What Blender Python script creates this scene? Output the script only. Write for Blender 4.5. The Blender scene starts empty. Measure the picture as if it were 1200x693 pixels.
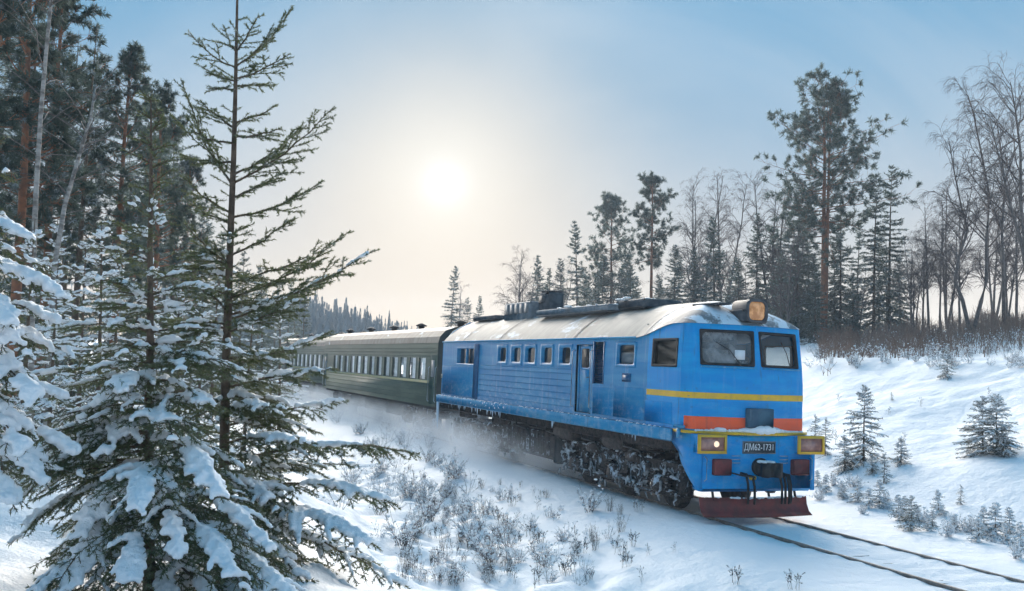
import bpy, math, random
import numpy as np
from mathutils import Matrix, Vector
PI = math.pi

# ------------------------------------------------------------------ camera
CAM = np.array([0.0, 0.0, 3.1761])
FPX, PITCH, ROLL = 1128.47, 0.065, 0.0224            # focal length in pixels of a 1200 px wide frame
_F = np.array([0, math.cos(PITCH), math.sin(PITCH)])
_U = np.array([0, -math.sin(PITCH), math.cos(PITCH)])
_R = np.array([1.0, 0, 0])
RR = math.cos(ROLL) * _R + math.sin(ROLL) * _U
UU = -math.sin(ROLL) * _R + math.cos(ROLL) * _U

scene = bpy.context.scene
COL = scene.collection
cd = bpy.data.cameras.new('camera')
cam = bpy.data.objects.new('camera', cd)
COL.objects.link(cam)
cd.sensor_width = 36.0
cd.lens = 36.0 * FPX / 1200.0
cd.clip_start, cd.clip_end = 0.1, 5000
cam.matrix_world = Matrix(((RR[0], UU[0], -_F[0], CAM[0]), (RR[1], UU[1], -_F[1], CAM[1]),
                           (RR[2], UU[2], -_F[2], CAM[2]), (0, 0, 0, 1)))
scene.camera = cam

# ------------------------------------------------------------------ sky, sun, exposure
SUN_EL, SUN_AZ = math.radians(10.25), math.radians(-4.2)      # azimuth from +Y towards +X
SUN = Vector((math.cos(SUN_EL) * math.sin(SUN_AZ), math.cos(SUN_EL) * math.cos(SUN_AZ), math.sin(SUN_EL)))
world = bpy.data.worlds.new('World')
scene.world = world
world.use_nodes = True
wt = world.node_tree
wt.nodes.clear()


def wn(kind, **kw):
    n = wt.nodes.new(kind)
    for k, v in kw.items():
        setattr(n, k, v)
    return n


def wlink(a, b):
    wt.links.new(a, b)


def wmath(op, a, b=None, c=None, clamp=False):
    n = wn('ShaderNodeMath', operation=op, use_clamp=clamp)
    for i, v in enumerate((a, b, c)):
        if v is None:
            continue
        if isinstance(v, (int, float)):
            n.inputs[i].default_value = v
        else:
            wlink(v, n.inputs[i])
    return n.outputs[0]


def wmix(fac, a, b, blend='MIX'):
    n = wn('ShaderNodeMix', data_type='RGBA', blend_type=blend)
    for s, v in ((n.inputs[0], fac), (n.inputs[6], a), (n.inputs[7], b)):
        if isinstance(v, (int, float)):
            s.default_value = v
        elif isinstance(v, tuple):
            s.default_value = v if len(v) == 4 else v + (1,)
        else:
            wlink(v, s)
    return n.outputs[2]


sky = wn('ShaderNodeTexSky', sky_type='NISHITA', sun_disc=False)
sky.sun_elevation = SUN_EL
sky.sun_rotation = SUN_AZ
sky.air_density = 1.0
sky.dust_density = 0.6
sky.ozone_density = 2.0
geo = wn('ShaderNodeTexCoord')
dirv = geo.outputs['Generated']
dot = wn('ShaderNodeVectorMath', operation='DOT_PRODUCT')
wlink(dirv, dot.inputs[0])
dot.inputs[1].default_value = SUN
sep = wn('ShaderNodeSeparateXYZ')
wlink(dirv, sep.inputs[0])
cosg = wmath('MAXIMUM', dot.outputs['Value'], 0.0)
up = wmath('MAXIMUM', sep.outputs['Z'], 0.0)
# thin high cloud veil: wispy streaks, thick towards the horizon, glowing round the sun
cl = wn('ShaderNodeTexNoise')
cl.inputs['Scale'].default_value = 2.6
cl.inputs['Detail'].default_value = 5
cl.inputs['Distortion'].default_value = 0.5
mp = wn('ShaderNodeMapping')
mp.inputs['Rotation'].default_value = (0.3, 0.5, 0.6)
mp.inputs['Scale'].default_value = (0.7, 2.6, 1.0)
wlink(dirv, mp.inputs[0])
wlink(mp.outputs[0], cl.inputs['Vector'])
wisp = wmath('MULTIPLY_ADD', cl.outputs['Fac'], 3.6, -1.55, clamp=True)
low = wmath('POWER', wmath('SUBTRACT', 1.0, up), 6.0)                    # warm veil along the horizon
aure = wmath('POWER', cosg, 72.0)                                         # wide glow round the sun
glow = wmath('POWER', cosg, 420.0)
core = wmath('POWER', cosg, 4500.0)
HIGH_SKY, HORIZON, GLOW = (0.008, 0.116, 0.222), (0.432, 0.332, 0.226), (0.370, 0.335, 0.285)
nish = wmix(1.0, sky.outputs[0], (0.05, 0.05, 0.05), 'MULTIPLY')
nish = wmix(1.0, nish, (0.22, 0.26, 0.31), 'DARKEN')
base = wmix(0.12, HIGH_SKY, nish)
base = wmix(wmath('MULTIPLY', wisp, 0.30), base, (0.34, 0.36, 0.38))
base = wmix(wmath('MULTIPLY', aure, 0.74, clamp=True), base, GLOW)
base = wmix(wmath('MULTIPLY', low, 0.97, clamp=True), base, HORIZON)
g1 = wmix(1.0, (0.035, 0.045, 0.05), glow, 'MULTIPLY')
g2 = wmix(1.0, (0.06, 0.07, 0.09), core, 'MULTIPLY')
tot = wmix(1.0, wmix(1.0, base, g1, 'ADD'), g2, 'ADD')
bg = wn('ShaderNodeBackground')
bg.inputs['Strength'].default_value = 1.0
wlink(tot, bg.inputs['Color'])
wo = wn('ShaderNodeOutputWorld')
wlink(bg.outputs[0], wo.inputs['Surface'])

sl = bpy.data.lights.new('sun', 'SUN')
sl.energy = 4.6
sl.angle = math.radians(60)                # sun veiled by thin cloud: very soft shadows
sl.color = (1.0, 0.90, 0.78)
so = bpy.data.objects.new('sun', sl)
COL.objects.link(so)
so.rotation_euler = (-SUN).to_track_quat('-Z', 'Y').to_euler()
so.location = (-10, 60, 40)

scene.view_settings.view_transform = 'Standard'
scene.view_settings.look = 'None'
scene.view_settings.gamma = 1.0
scene.view_settings.exposure = 1.5
scene.view_settings.use_curve_mapping = False
scene.cycles.use_denoising = True
scene.cycles.use_adaptive_sampling = True
scene.cycles.adaptive_threshold = 0.025
scene.cycles.max_bounces = 6
scene.cycles.diffuse_bounces = 3
scene.cycles.glossy_bounces = 3
scene.cycles.transparent_max_bounces = 12
scene.cycles.volume_bounces = 3
scene.cycles.volume_step_rate = 2.0
scene.cycles.sample_clamp_indirect = 6.0


# ------------------------------------------------------------------ pixel helpers (1200 x 693 photograph)
def ray(x, y):
    return _F + RR * (x - 600.0) / FPX - UU * (y - 346.5) / FPX


def at(x, y, d):
    return CAM + ray(x, y) * d


# ------------------------------------------------------------------ track frame
HD, CANT = 0.3751, 0.0209
TO = np.array([4.9373, 20.1483, 0.0])
FD = np.array([math.sin(HD), -math.cos(HD), 0.0])
LD = np.array([math.cos(HD), math.sin(HD), 0.0])
CURVE_R = 700.0


def track_shift(s):
    s = np.asarray(s, float)
    q = np.clip(-(s + 14.0), 0, 180)
    lin = np.clip(-(s + 194.0), 0, None)
    return q * q / (2 * CURVE_R) + lin * 180 / CURVE_R


def track_us(X, Y):
    dx, dy = np.asarray(X, float) - TO[0], np.asarray(Y, float) - TO[1]
    s = dx * FD[0] + dy * FD[1]
    return dx * LD[0] + dy * LD[1] - track_shift(s), s


def track_point(s, u, z=0.0):
    w = u + float(track_shift(s))
    return np.array([TO[0] + FD[0] * s + LD[0] * w, TO[1] + FD[1] * s + LD[1] * w, z])


_rn = np.random.default_rng(11)
_WAVES = []
for _wl, _a in ((9.0, .05), (5.0, .045), (2.6, .028), (1.3, .016), (0.62, .007)):
    for _ in range(5):
        _th = _rn.uniform(0, 2 * PI)
        _k = 2 * PI / (_wl * _rn.uniform(.7, 1.4))
        _WAVES.append((math.cos(_th) * _k, math.sin(_th) * _k, _rn.uniform(0, 2 * PI), _a * _rn.uniform(.5, 1.0)))


def lumps(X, Y):
    z = np.zeros_like(np.asarray(X, float))
    for kx, ky, ph, a in _WAVES:
        z = z + a * np.sin(kx * X + ky * Y + ph + 0.6 * np.sin(ky * 0.7 * X - kx * 0.7 * Y))
    return z


def sstep(a, b, x):
    t = np.clip((x - a) / (b - a), 0, 1)
    return t * t * (3 - 2 * t)


def ground(X, Y):
    X = np.asarray(X, float)
    Y = np.asarray(Y, float)
    u, s = track_us(X, Y)
    a = -u
    near = -0.035 - 0.42 * sstep(2.4, 5.2, a) + 2.02 * sstep(6.5, 11.5, a) + 0.012 * np.clip(a - 11.5, 0, 200)
    fade = 1 - 0.55 * sstep(30, 130, -s)
    far = -0.035 + fade * (3.45 * np.clip((u - 3.6) / 11.0, 0, 1) ** 1.0 * sstep(3.0, 6.0, u) ** .5 + 2.35 * sstep(13.0, 40.0, u)
                           + 0.01 * np.clip(u - 42, 0, 400))
    z = np.where(u < 0, near, far)
    bed = 1 - sstep(1.6, 3.6, np.abs(u))
    amp = (1 - bed) * np.clip(0.45 + 0.9 * sstep(4, 9, np.abs(u)), 0, 1.3) * np.where(u > 0, .55, 1.0)
    z = z + lumps(X, Y) * amp
    tuss = sstep(3.6, 5.0, a) * (1 - sstep(9.5, 11.5, a))          # hummocks of snow on the ditch vegetation
    z = z + tuss * 0.11 * (np.sin(X * 4.1 + 1.7 * np.sin(Y * 1.9)) * np.sin(Y * 3.3 + 1.9 * np.sin(X * 2.3)))
    # between and beside the rails: blown snow, packed lower in ragged hollows over the sleepers
    fine = 0.016 * np.sin(u * 3.1 + 1.3 * np.sin(s * 1.1)) + 0.012 * np.sin(s * 10.5 + 0.6 * np.sin(u * 5)) * (np.abs(u) < 1.3)
    z = z + bed * (fine - np.where(np.abs(u) < 0.72, 0.018, 0.0)) - bed * u * CANT
    # far country rises to low hills on the left
    dist = np.hypot(X, Y)
    z = z + sstep(120, 420, dist) * np.clip((-X - 20) / 60.0, 0, 3.0) * 2.2 - sstep(60, 300, dist) * 0.6
    return z


def gz(x, y):
    return float(ground(np.array([x]), np.array([y]))[0])


def on_ground(px, py, dmax=140.0, start=3.0):
    """where the line of sight through a pixel meets the snow"""
    d = np.arange(start, dmax, 0.05)
    P = CAM[None] + ray(px, py)[None] * d[:, None]
    below = P[:, 2] < ground(P[:, 0], P[:, 1])
    i = int(np.argmax(below)) if below.any() else len(d) - 1
    p = P[i]
    return np.array([p[0], p[1], gz(p[0], p[1])]), d[i]


# ------------------------------------------------------------------ materials
MATS = {}


class NT:
    def __init__(self, name):
        self.m = bpy.data.materials.new(name)
        self.m.use_nodes = True
        self.t = self.m.node_tree
        self.b = self.t.nodes['Principled BSDF']
        self.out = self.t.nodes['Material Output']
        MATS[name] = self.m

    def n(self, kind, **kw):
        q = self.t.nodes.new(kind)
        for k, v in kw.items():
            setattr(q, k, v)
        return q

    def put(self, sock, v):
        if isinstance(v, (int, float)):
            sock.default_value = v
        elif isinstance(v, tuple):
            sock.default_value = v if len(v) == len(sock.default_value) else v + (1,)
        else:
            self.t.links.new(v, sock)

    def coord(self, kind='Object', scale=None, rot=None):
        tc = self.n('ShaderNodeTexCoord').outputs[kind]
        if scale is None:
            return tc
        mpn = self.n('ShaderNodeMapping')
        mpn.inputs['Scale'].default_value = scale
        if rot:
            mpn.inputs['Rotation'].default_value = rot
        self.put(mpn.inputs[0], tc)
        return mpn.outputs[0]

    def noise(self, vec, scale, detail=4, rough=0.55, dist=0.0):
        q = self.n('ShaderNodeTexNoise')
        q.inputs['Scale'].default_value = scale
        q.inputs['Detail'].default_value = detail
        q.inputs['Roughness'].default_value = rough
        q.inputs['Distortion'].default_value = dist
        self.put(q.inputs['Vector'], vec)
        return q.outputs['Fac']

    def ramp(self, fac, a, b):
        q = self.n('ShaderNodeMapRange')
        q.interpolation_type = 'SMOOTHSTEP'
        q.inputs['From Min'].default_value = a
        q.inputs['From Max'].default_value = b
        self.put(q.inputs['Value'], fac)
        return q.outputs['Result']

    def mix(self, fac, a, b, blend='MIX'):
        q = self.n('ShaderNodeMix', data_type='RGBA', blend_type=blend)
        self.put(q.inputs[0], fac)
        self.put(q.inputs[6], a)
        self.put(q.inputs[7], b)
        return q.outputs[2]

    def math(self, op, a, b=0.0, clamp=False):
        q = self.n('ShaderNodeMath', operation=op, use_clamp=clamp)
        self.put(q.inputs[0], a)
        self.put(q.inputs[1], b)
        return q.outputs[0]

    def upness(self):
        g = self.n('ShaderNodeNewGeometry')
        s = self.n('ShaderNodeSeparateXYZ')
        self.put(s.inputs[0], g.outputs['Normal'])
        return s.outputs['Z']

    def bump(self, h, strength=0.3, dist=0.02):
        q = self.n('ShaderNodeBump')
        q.inputs['Strength'].default_value = strength
        q.inputs['Distance'].default_value = dist
        self.put(q.inputs['Height'], h)
        self.put(self.b.inputs['Normal'], q.outputs[0])

    def set(self, color=None, rough=0.6, metal=0.0, spec=0.4):
        if color is not None:
            self.put(self.b.inputs['Base Color'], color)
        self.put(self.b.inputs['Roughness'], rough)
        self.put(self.b.inputs['Metallic'], metal)
        self.b.inputs['Specular IOR Level'].default_value = spec
        return self.m


SNOW_W = (0.90, 0.91, 0.93)
SNOW_S = (0.86, 0.88, 0.915)


def two_tone(name, a, b, scale, rough=0.6, metal=0.0, lo=.35, hi=.65, bump=0.0, bscale=None, spec=.4, stretch=None, kind='Object'):
    t = NT(name)
    v = t.coord(kind, stretch)
    c = t.mix(t.ramp(t.noise(v, scale), lo, hi), a, b)
    if bump:
        t.bump(t.noise(v, bscale or scale * 4), bump)
    return t.set(c, rough, metal, spec)


def snow_mat(name, fine=1.0):
    t = NT(name)
    v = t.coord('Object')
    n1 = t.noise(v, 0.35, 3)
    n2 = t.noise(v, 9.0 * fine, 3, .65)
    n3 = t.noise(v, 60.0 * fine, 1, .6)
    c = t.mix(t.ramp(n1, .3, .7), SNOW_W, SNOW_S)
    t.bump(t.math('ADD', n2, t.math('MULTIPLY', n3, .35)), 0.45, 0.05)
    return t.set(c, 0.55, 0, .3)


M_SNOW = snow_mat('snow_ground')
M_CAP = snow_mat('snow_cap', 2.0)


M_CRUST = two_tone('dirty_snow_crust', (0.48, 0.50, 0.53), (0.18, 0.18, 0.185), 5, .7, bump=.5, lo=.4, hi=.62)


def ground_mat():
    t = NT('ground_snow')
    v = t.coord('Object')
    n1 = t.noise(v, 0.25, 3)
    n2 = t.noise(v, 3.2, 3, .6)
    n3 = t.noise(v, 40.0, 2, .65)
    c = t.mix(t.ramp(n1, .3, .7), SNOW_W, SNOW_S)
    sp = t.ramp(t.noise(v, 14.0, 2, .7), .74, .80)      # bits of dry grass and bark poking out
    c = t.mix(t.math('MULTIPLY', sp, .5), c, (0.30, 0.27, 0.23))
    t.bump(t.math('ADD', n2, t.math('MULTIPLY', n3, .18)), 0.55, 0.10)
    return t.set(c, 0.6, 0, .25)


M_GROUND = ground_mat()


def blue_mat(name, base, dull, frost=0.35):
    t = NT(name)
    v = t.coord('Object')
    vs = t.coord('Object', (0.25, 1.0, 3.0))
    g = t.noise(vs, 1.6, 6, .6)
    c = t.mix(t.ramp(g, .38, .68), base, dull)
    drip = t.noise(t.coord('Object', (5.0, 5.0, 0.35)), 1.5, 5, .6)
    c = t.mix(t.math('MULTIPLY', t.ramp(drip, .55, .74), frost), c, (0.34, 0.47, 0.62))
    sep = t.n('ShaderNodeSeparateXYZ')
    t.put(sep.inputs[0], v)
    lowz = t.ramp(sep.outputs['Z'], 2.9, 1.7)
    spk = t.ramp(t.noise(t.coord('Object', (1, 1, 2.2)), 3.4, 7, .72), .44, .74)
    c = t.mix(t.math('MULTIPLY', t.math('MULTIPLY', lowz, spk), frost * 1.5, True), c, (0.40, 0.52, 0.64))
    dirt = t.ramp(t.noise(v, 6.0, 5, .7), .58, .75)
    c = t.mix(t.math('MULTIPLY', dirt, .42), c, (0.05, 0.08, 0.12))
    run = t.ramp(t.noise(t.coord('Object', (9.0, 9.0, 0.25)), 1.2, 4, .6), .60, .72)          # grimy run marks down the panels
    c = t.mix(t.math('MULTIPLY', run, .40), c, (0.06, 0.09, 0.12))
    t.bump(t.noise(t.coord('Object', (.5, 1, 1)), 5.0, 3), .12, .02)
    return t.set(c, 0.42, 0.0, .22)


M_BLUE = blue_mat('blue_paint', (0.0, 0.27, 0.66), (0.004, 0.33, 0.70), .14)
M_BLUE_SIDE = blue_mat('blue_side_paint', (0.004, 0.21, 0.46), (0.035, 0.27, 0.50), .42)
M_BLUE_SILL = blue_mat('blue_sill_paint', (0.02, 0.27, 0.52), (0.10, 0.37, 0.58), .5)
M_NAVY = two_tone('navy_blue', (0.006, 0.075, 0.19), (0.012, 0.11, 0.25), 4, .45)


def stripe_mat(name, a, b, under, lo=.63, hi=.69):
    t = NT(name)
    v = t.coord('Object')
    c = t.mix(t.ramp(t.noise(v, 5.0, 4), .35, .65), a, b)
    chip = t.ramp(t.noise(t.coord('Object', (1.5, 1.5, 4.0)), 5.0, 6, .7), lo, hi)      # chipped and scuffed paint
    c = t.mix(t.math('MULTIPLY', chip, .75), c, under)
    run = t.ramp(t.noise(t.coord('Object', (9.0, 9.0, 0.4)), 1.4, 4, .6), .56, .70)
    c = t.mix(t.math('MULTIPLY', run, .18), c, (0.10, 0.09, 0.08))
    return t.set(c, .45, 0, .35)


M_YELLOW = stripe_mat('yellow_paint', (0.82, 0.48, 0.025), (0.68, 0.41, 0.05), (0.10, 0.20, 0.30))
M_PALEYEL = two_tone('faded_yellow_paint', (0.55, 0.50, 0.36), (0.60, 0.56, 0.46), 6, .5)
M_RED = stripe_mat('orange_red_paint', (1.0, 0.125, 0.035), (0.92, 0.125, 0.05), (0.20, 0.20, 0.28))
M_MAROON = two_tone('maroon_paint', (0.22, 0.040, 0.035), (0.13, 0.035, 0.032), 5, .55, bump=.3)
M_BLACK = two_tone('black_iron', (0.012, 0.012, 0.014), (0.035, 0.032, 0.032), 9, .55, .2, bump=.3)
M_GREY = two_tone('grey_metal', (0.15, 0.17, 0.19), (0.24, 0.25, 0.27), 5, .55, .2)
M_DGREY = two_tone('dark_grey_metal', (0.05, 0.055, 0.065), (0.10, 0.105, 0.115), 5, .6, .2)
M_CHROME = two_tone('bright_rail', (0.45, 0.52, 0.60), (0.35, 0.42, 0.50), 8, .35, .4)
M_SLATE = two_tone('slate_blue_paint', (0.05, 0.10, 0.15), (0.08, 0.15, 0.20), 4, .5)
M_WHITE = two_tone('white_paint', (0.75, 0.76, 0.78), (0.65, 0.67, 0.70), 5, .5)
M_PAPER = two_tone('paper', (0.80, 0.82, 0.84), (0.74, 0.78, 0.82), 5, .7)
M_RUBBER = two_tone('rubber', (0.012, 0.012, 0.013), (0.02, 0.02, 0.022), 8, .7)
M_INT = two_tone('cab_lining', (0.16, 0.17, 0.16), (0.11, 0.12, 0.12), 3, .7)
M_INTW = two_tone('cab_white_lining', (0.62, 0.66, 0.70), (0.5, 0.54, 0.58), 3, .7)
M_ICE = two_tone('icicle_ice', (0.72, 0.82, 0.92), (0.62, 0.76, 0.90), 5, .2, spec=.6)


def iron_snow(name, amount=0.5):
    t = NT(name)
    v = t.coord('Object')
    n = t.noise(v, 3.2, 8, .75, .6)
    n2 = t.noise(v, 11.0, 5, .7)
    dark = t.mix(t.ramp(n2, .35, .65), (0.030, 0.024, 0.023), (0.095, 0.072, 0.064))
    m = t.math('ADD', n, t.math('MULTIPLY', t.upness(), .10))
    k = t.ramp(m, .66 - amount * .2, .74 - amount * .2)
    c = t.mix(k, dark, (0.62, 0.67, 0.74))
    t.bump(t.math('ADD', n, n2), .7, .04)
    return t.set(c, .75, 0, .25)


M_IRON = iron_snow('snow_caked_iron', .44)
M_IRON2 = iron_snow('running_gear_iron', .08)


def roof_mat(name, a, b, snow_lo, snow_hi):
    t = NT(name)
    v = t.coord('Object')
    st = t.noise(t.coord('Object', (1.2, .35, .35)), 2.2, 6, .65)
    c = t.mix(t.ramp(st, .36, .66), a, b)
    rust = t.ramp(t.noise(t.coord('Object', (.5, 1, 1), None), 1.1, 6, .65), .56, .70)
    c = t.mix(t.math('MULTIPLY', rust, .55), c, (0.26, 0.19, 0.15))
    sn = t.noise(t.coord('Object', (.55, 1.1, 1.1)), 1.5, 8, .62, .4)
    c = t.mix(t.ramp(sn, snow_lo, snow_hi), c, (0.78, 0.82, 0.88))
    t.bump(t.math('ADD', sn, st), .25, .03)
    return t.set(c, .6, 0, .35)


M_ROOF = roof_mat('roof_sheet', (0.25, 0.235, 0.215), (0.36, 0.335, 0.30), .55, .69)
M_DOME = roof_mat('cab_roof_sheet', (0.14, 0.15, 0.17), (0.30, 0.30, 0.30), .46, .53)
M_CARROOF = roof_mat('carriage_roof_sheet', (0.27, 0.235, 0.20), (0.20, 0.155, 0.13), .60, .74)
M_GREEN = two_tone('carriage_green', (0.032, 0.070, 0.050), (0.065, 0.105, 0.075), 1.2, .5, bump=.1, stretch=(.3, 1, 2))
M_GREEN2 = two_tone('carriage_dusty_green', (0.10, 0.135, 0.10), (0.055, 0.09, 0.065), 1.4, .6, bump=.1, stretch=(.3, 1, 2))
M_CREAM = two_tone('carriage_cream', (0.70, 0.56, 0.28), (0.60, 0.50, 0.30), 3, .6)
M_DGREEN = two_tone('carriage_dark_end', (0.022, 0.035, 0.032), (0.045, 0.055, 0.05), 2, .6)
M_CURTAIN = two_tone('curtain', (0.84, 0.85, 0.85), (0.76, 0.78, 0.78), 6, .8)


def glass_mat(name, tint, refl=0.5, sheen=0.0):
    t = NT(name)
    t.t.nodes.remove(t.b)
    tr = t.n('ShaderNodeBsdfTransparent')
    tr.inputs[0].default_value = tint + (1,)
    gl = t.n('ShaderNodeBsdfGlossy')
    gl.inputs['Roughness'].default_value = 0.04
    gl.inputs['Color'].default_value = (.9, .95, 1, 1)
    lw = t.n('ShaderNodeLayerWeight')
    lw.inputs['Blend'].default_value = .5
    ms = t.n('ShaderNodeMixShader')
    t.put(ms.inputs[0], t.math('ADD', t.math('MULTIPLY', t.math('POWER', lw.outputs['Facing'], 4.0), refl * 2), .05, True))
    t.put(ms.inputs[1], tr.outputs[0])
    t.put(ms.inputs[2], gl.outputs[0])
    if sheen:                                        # sky reflection painted in as a pale film on the pane
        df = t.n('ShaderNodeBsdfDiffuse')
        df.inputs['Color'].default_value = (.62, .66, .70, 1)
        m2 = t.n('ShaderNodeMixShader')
        t.put(m2.inputs[0], t.math('MULTIPLY', t.ramp(t.noise(t.coord('Object'), 3.0, 4), .2, .8), sheen * 2))
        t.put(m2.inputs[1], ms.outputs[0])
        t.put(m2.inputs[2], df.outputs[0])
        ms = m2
    t.put(t.out.inputs['Surface'], ms.outputs[0])
    return t.m


M_GLASS_F = glass_mat('sky_sheen_windscreen', (0.55, 0.60, 0.62), .5, .22)  # grey layer in the pane imitates reflected sky
M_GLASS = glass_mat('cab_glass', (0.55, 0.60, 0.62), .42)
M_GLASS_C = glass_mat('carriage_glass', (0.88, 0.9, 0.9), .25)
M_GLASS_D = glass_mat('dark_glass', (0.25, 0.24, 0.24), .35)


def lamp_mat(name, a, b, emit):
    t = NT(name)
    v = t.coord('Object')
    c = t.mix(t.ramp(t.noise(v, 7, 2), .35, .65), a, b)
    t.set(c, .18, 0, .7)
    t.put(t.b.inputs['Emission Color'], c)
    t.b.inputs['Emission Strength'].default_value = emit
    return t.m


M_HEAD = lamp_mat('headlight_lens', (0.36, 0.15, 0.05), (0.62, 0.32, 0.14), .12)
M_LENS = lamp_mat('buffer_lamp_lens', (0.24, 0.13, 0.12), (0.36, 0.20, 0.16), .05)
M_BULB = lamp_mat('lit_bulb', (0.9, 0.62, 0.42), (0.9, 0.72, 0.52), .35)

# vegetation


def needle_mat(name, a, b, frost_col=(0.62, 0.68, 0.74), lo=2.0, hi=3.0, fscale=9.0):
    t = NT(name)
    v = t.coord('Object')
    oi = t.n('ShaderNodeObjectInfo')
    n = t.noise(v, 2.2, 4)
    c = t.mix(t.ramp(n, .32, .68), a, b)
    hv = t.n('ShaderNodeHueSaturation')
    t.put(hv.inputs['Value'], t.math('ADD', t.math('MULTIPLY', oi.outputs['Random'], .5), .75))
    t.put(hv.inputs['Color'], c)
    f = t.ramp(t.noise(v, fscale, 4, .6), lo, hi)
    c = t.mix(f, hv.outputs[0], frost_col)
    m = t.set(c, .6, 0, .2)
    tr = t.n('ShaderNodeBsdfTranslucent')          # thin needles let the low sun and sky through
    t.put(tr.inputs['Color'], c)
    ms = t.n('ShaderNodeMixShader')
    ms.inputs[0].default_value = .45
    t.put(ms.inputs[1], t.b.outputs[0])
    t.put(ms.inputs[2], tr.outputs[0])
    t.put(t.out.inputs['Surface'], ms.outputs[0])
    return m


M_NEEDLE = needle_mat('spruce_needles', (0.085, 0.112, 0.052), (0.145, 0.165, 0.080), (.52, .58, .60), .52, .78, 14)
M_NEEDLE_F = needle_mat('forest_needles', (0.062, 0.090, 0.072), (0.095, 0.122, 0.092), (.46, .54, .60), .46, .72, 3.0)
M_NEEDLE_P = needle_mat('pine_needles', (0.062, 0.090, 0.078), (0.092, 0.118, 0.096), (.46, .54, .60), .52, .80, 2.5)
M_NEEDLE_B = needle_mat('bank_needles', (0.055, 0.075, 0.055), (0.10, 0.105, 0.075), (.58, .64, .70), .56, .74, 7.0)
M_BARK = two_tone('spruce_bark', (0.075, 0.052, 0.038), (0.13, 0.095, 0.07), 14, .85, bump=.5)
M_BARKP = two_tone('pine_bark', (0.30, 0.125, 0.065), (0.18, 0.09, 0.06), 5, .85, bump=.4)
M_BIRCH = two_tone('birch_bark', (0.34, 0.32, 0.30), (0.13, 0.115, 0.105), 5, .8, bump=.2, stretch=(1, 1, 2.5))
M_GREYBARK = two_tone('grey_bark', (0.10, 0.085, 0.08), (0.15, 0.13, 0.125), 5, .85)
M_TWIG = two_tone('twigs', (0.085, 0.062, 0.058), (0.14, 0.115, 0.115), 4, .85)
M_FTWIG = two_tone('frosted_twigs', (0.13, 0.12, 0.125), (0.42, 0.46, 0.52), 3, .85, lo=.42, hi=.6)
M_WEED = two_tone('dry_weed', (0.075, 0.062, 0.052), (0.13, 0.11, 0.09), 8, .9)
M_WEEDH = two_tone('weed_seed_heads', (0.045, 0.042, 0.042), (0.10, 0.095, 0.09), 10, .9)
M_BRUSH = two_tone('brown_brush', (0.20, 0.115, 0.08), (0.27, 0.195, 0.16), .35, .9)
M_FARFOR = two_tone('haze_tinted_needles', (0.035, 0.080, 0.105), (0.065, 0.115, 0.145), .05, .9)  # blue of the distant haze is put into the needle colour
M_SLEEPER = two_tone('sleeper_wood', (0.06, 0.05, 0.045), (0.11, 0.095, 0.085), 6, .9, bump=.4)
M_RAIL = two_tone('rail_steel', (0.16, 0.125, 0.105), (0.24, 0.20, 0.18), 10, .45, .0)


# ------------------------------------------------------------------ mesh builder
# parts made of countless small pieces
STUFF_PARTS = {'snow_load', 'icicles', 'sill_snow', 'roof_snow', 'plough_snow', 'snow_crust', 'ledge_snow', 'coupler_snow', 'seed_heads', 'stems',
               'branches', 'needles', 'crown', 'side_beading', 'louvre_slats', 'bellows_folds'}


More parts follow.
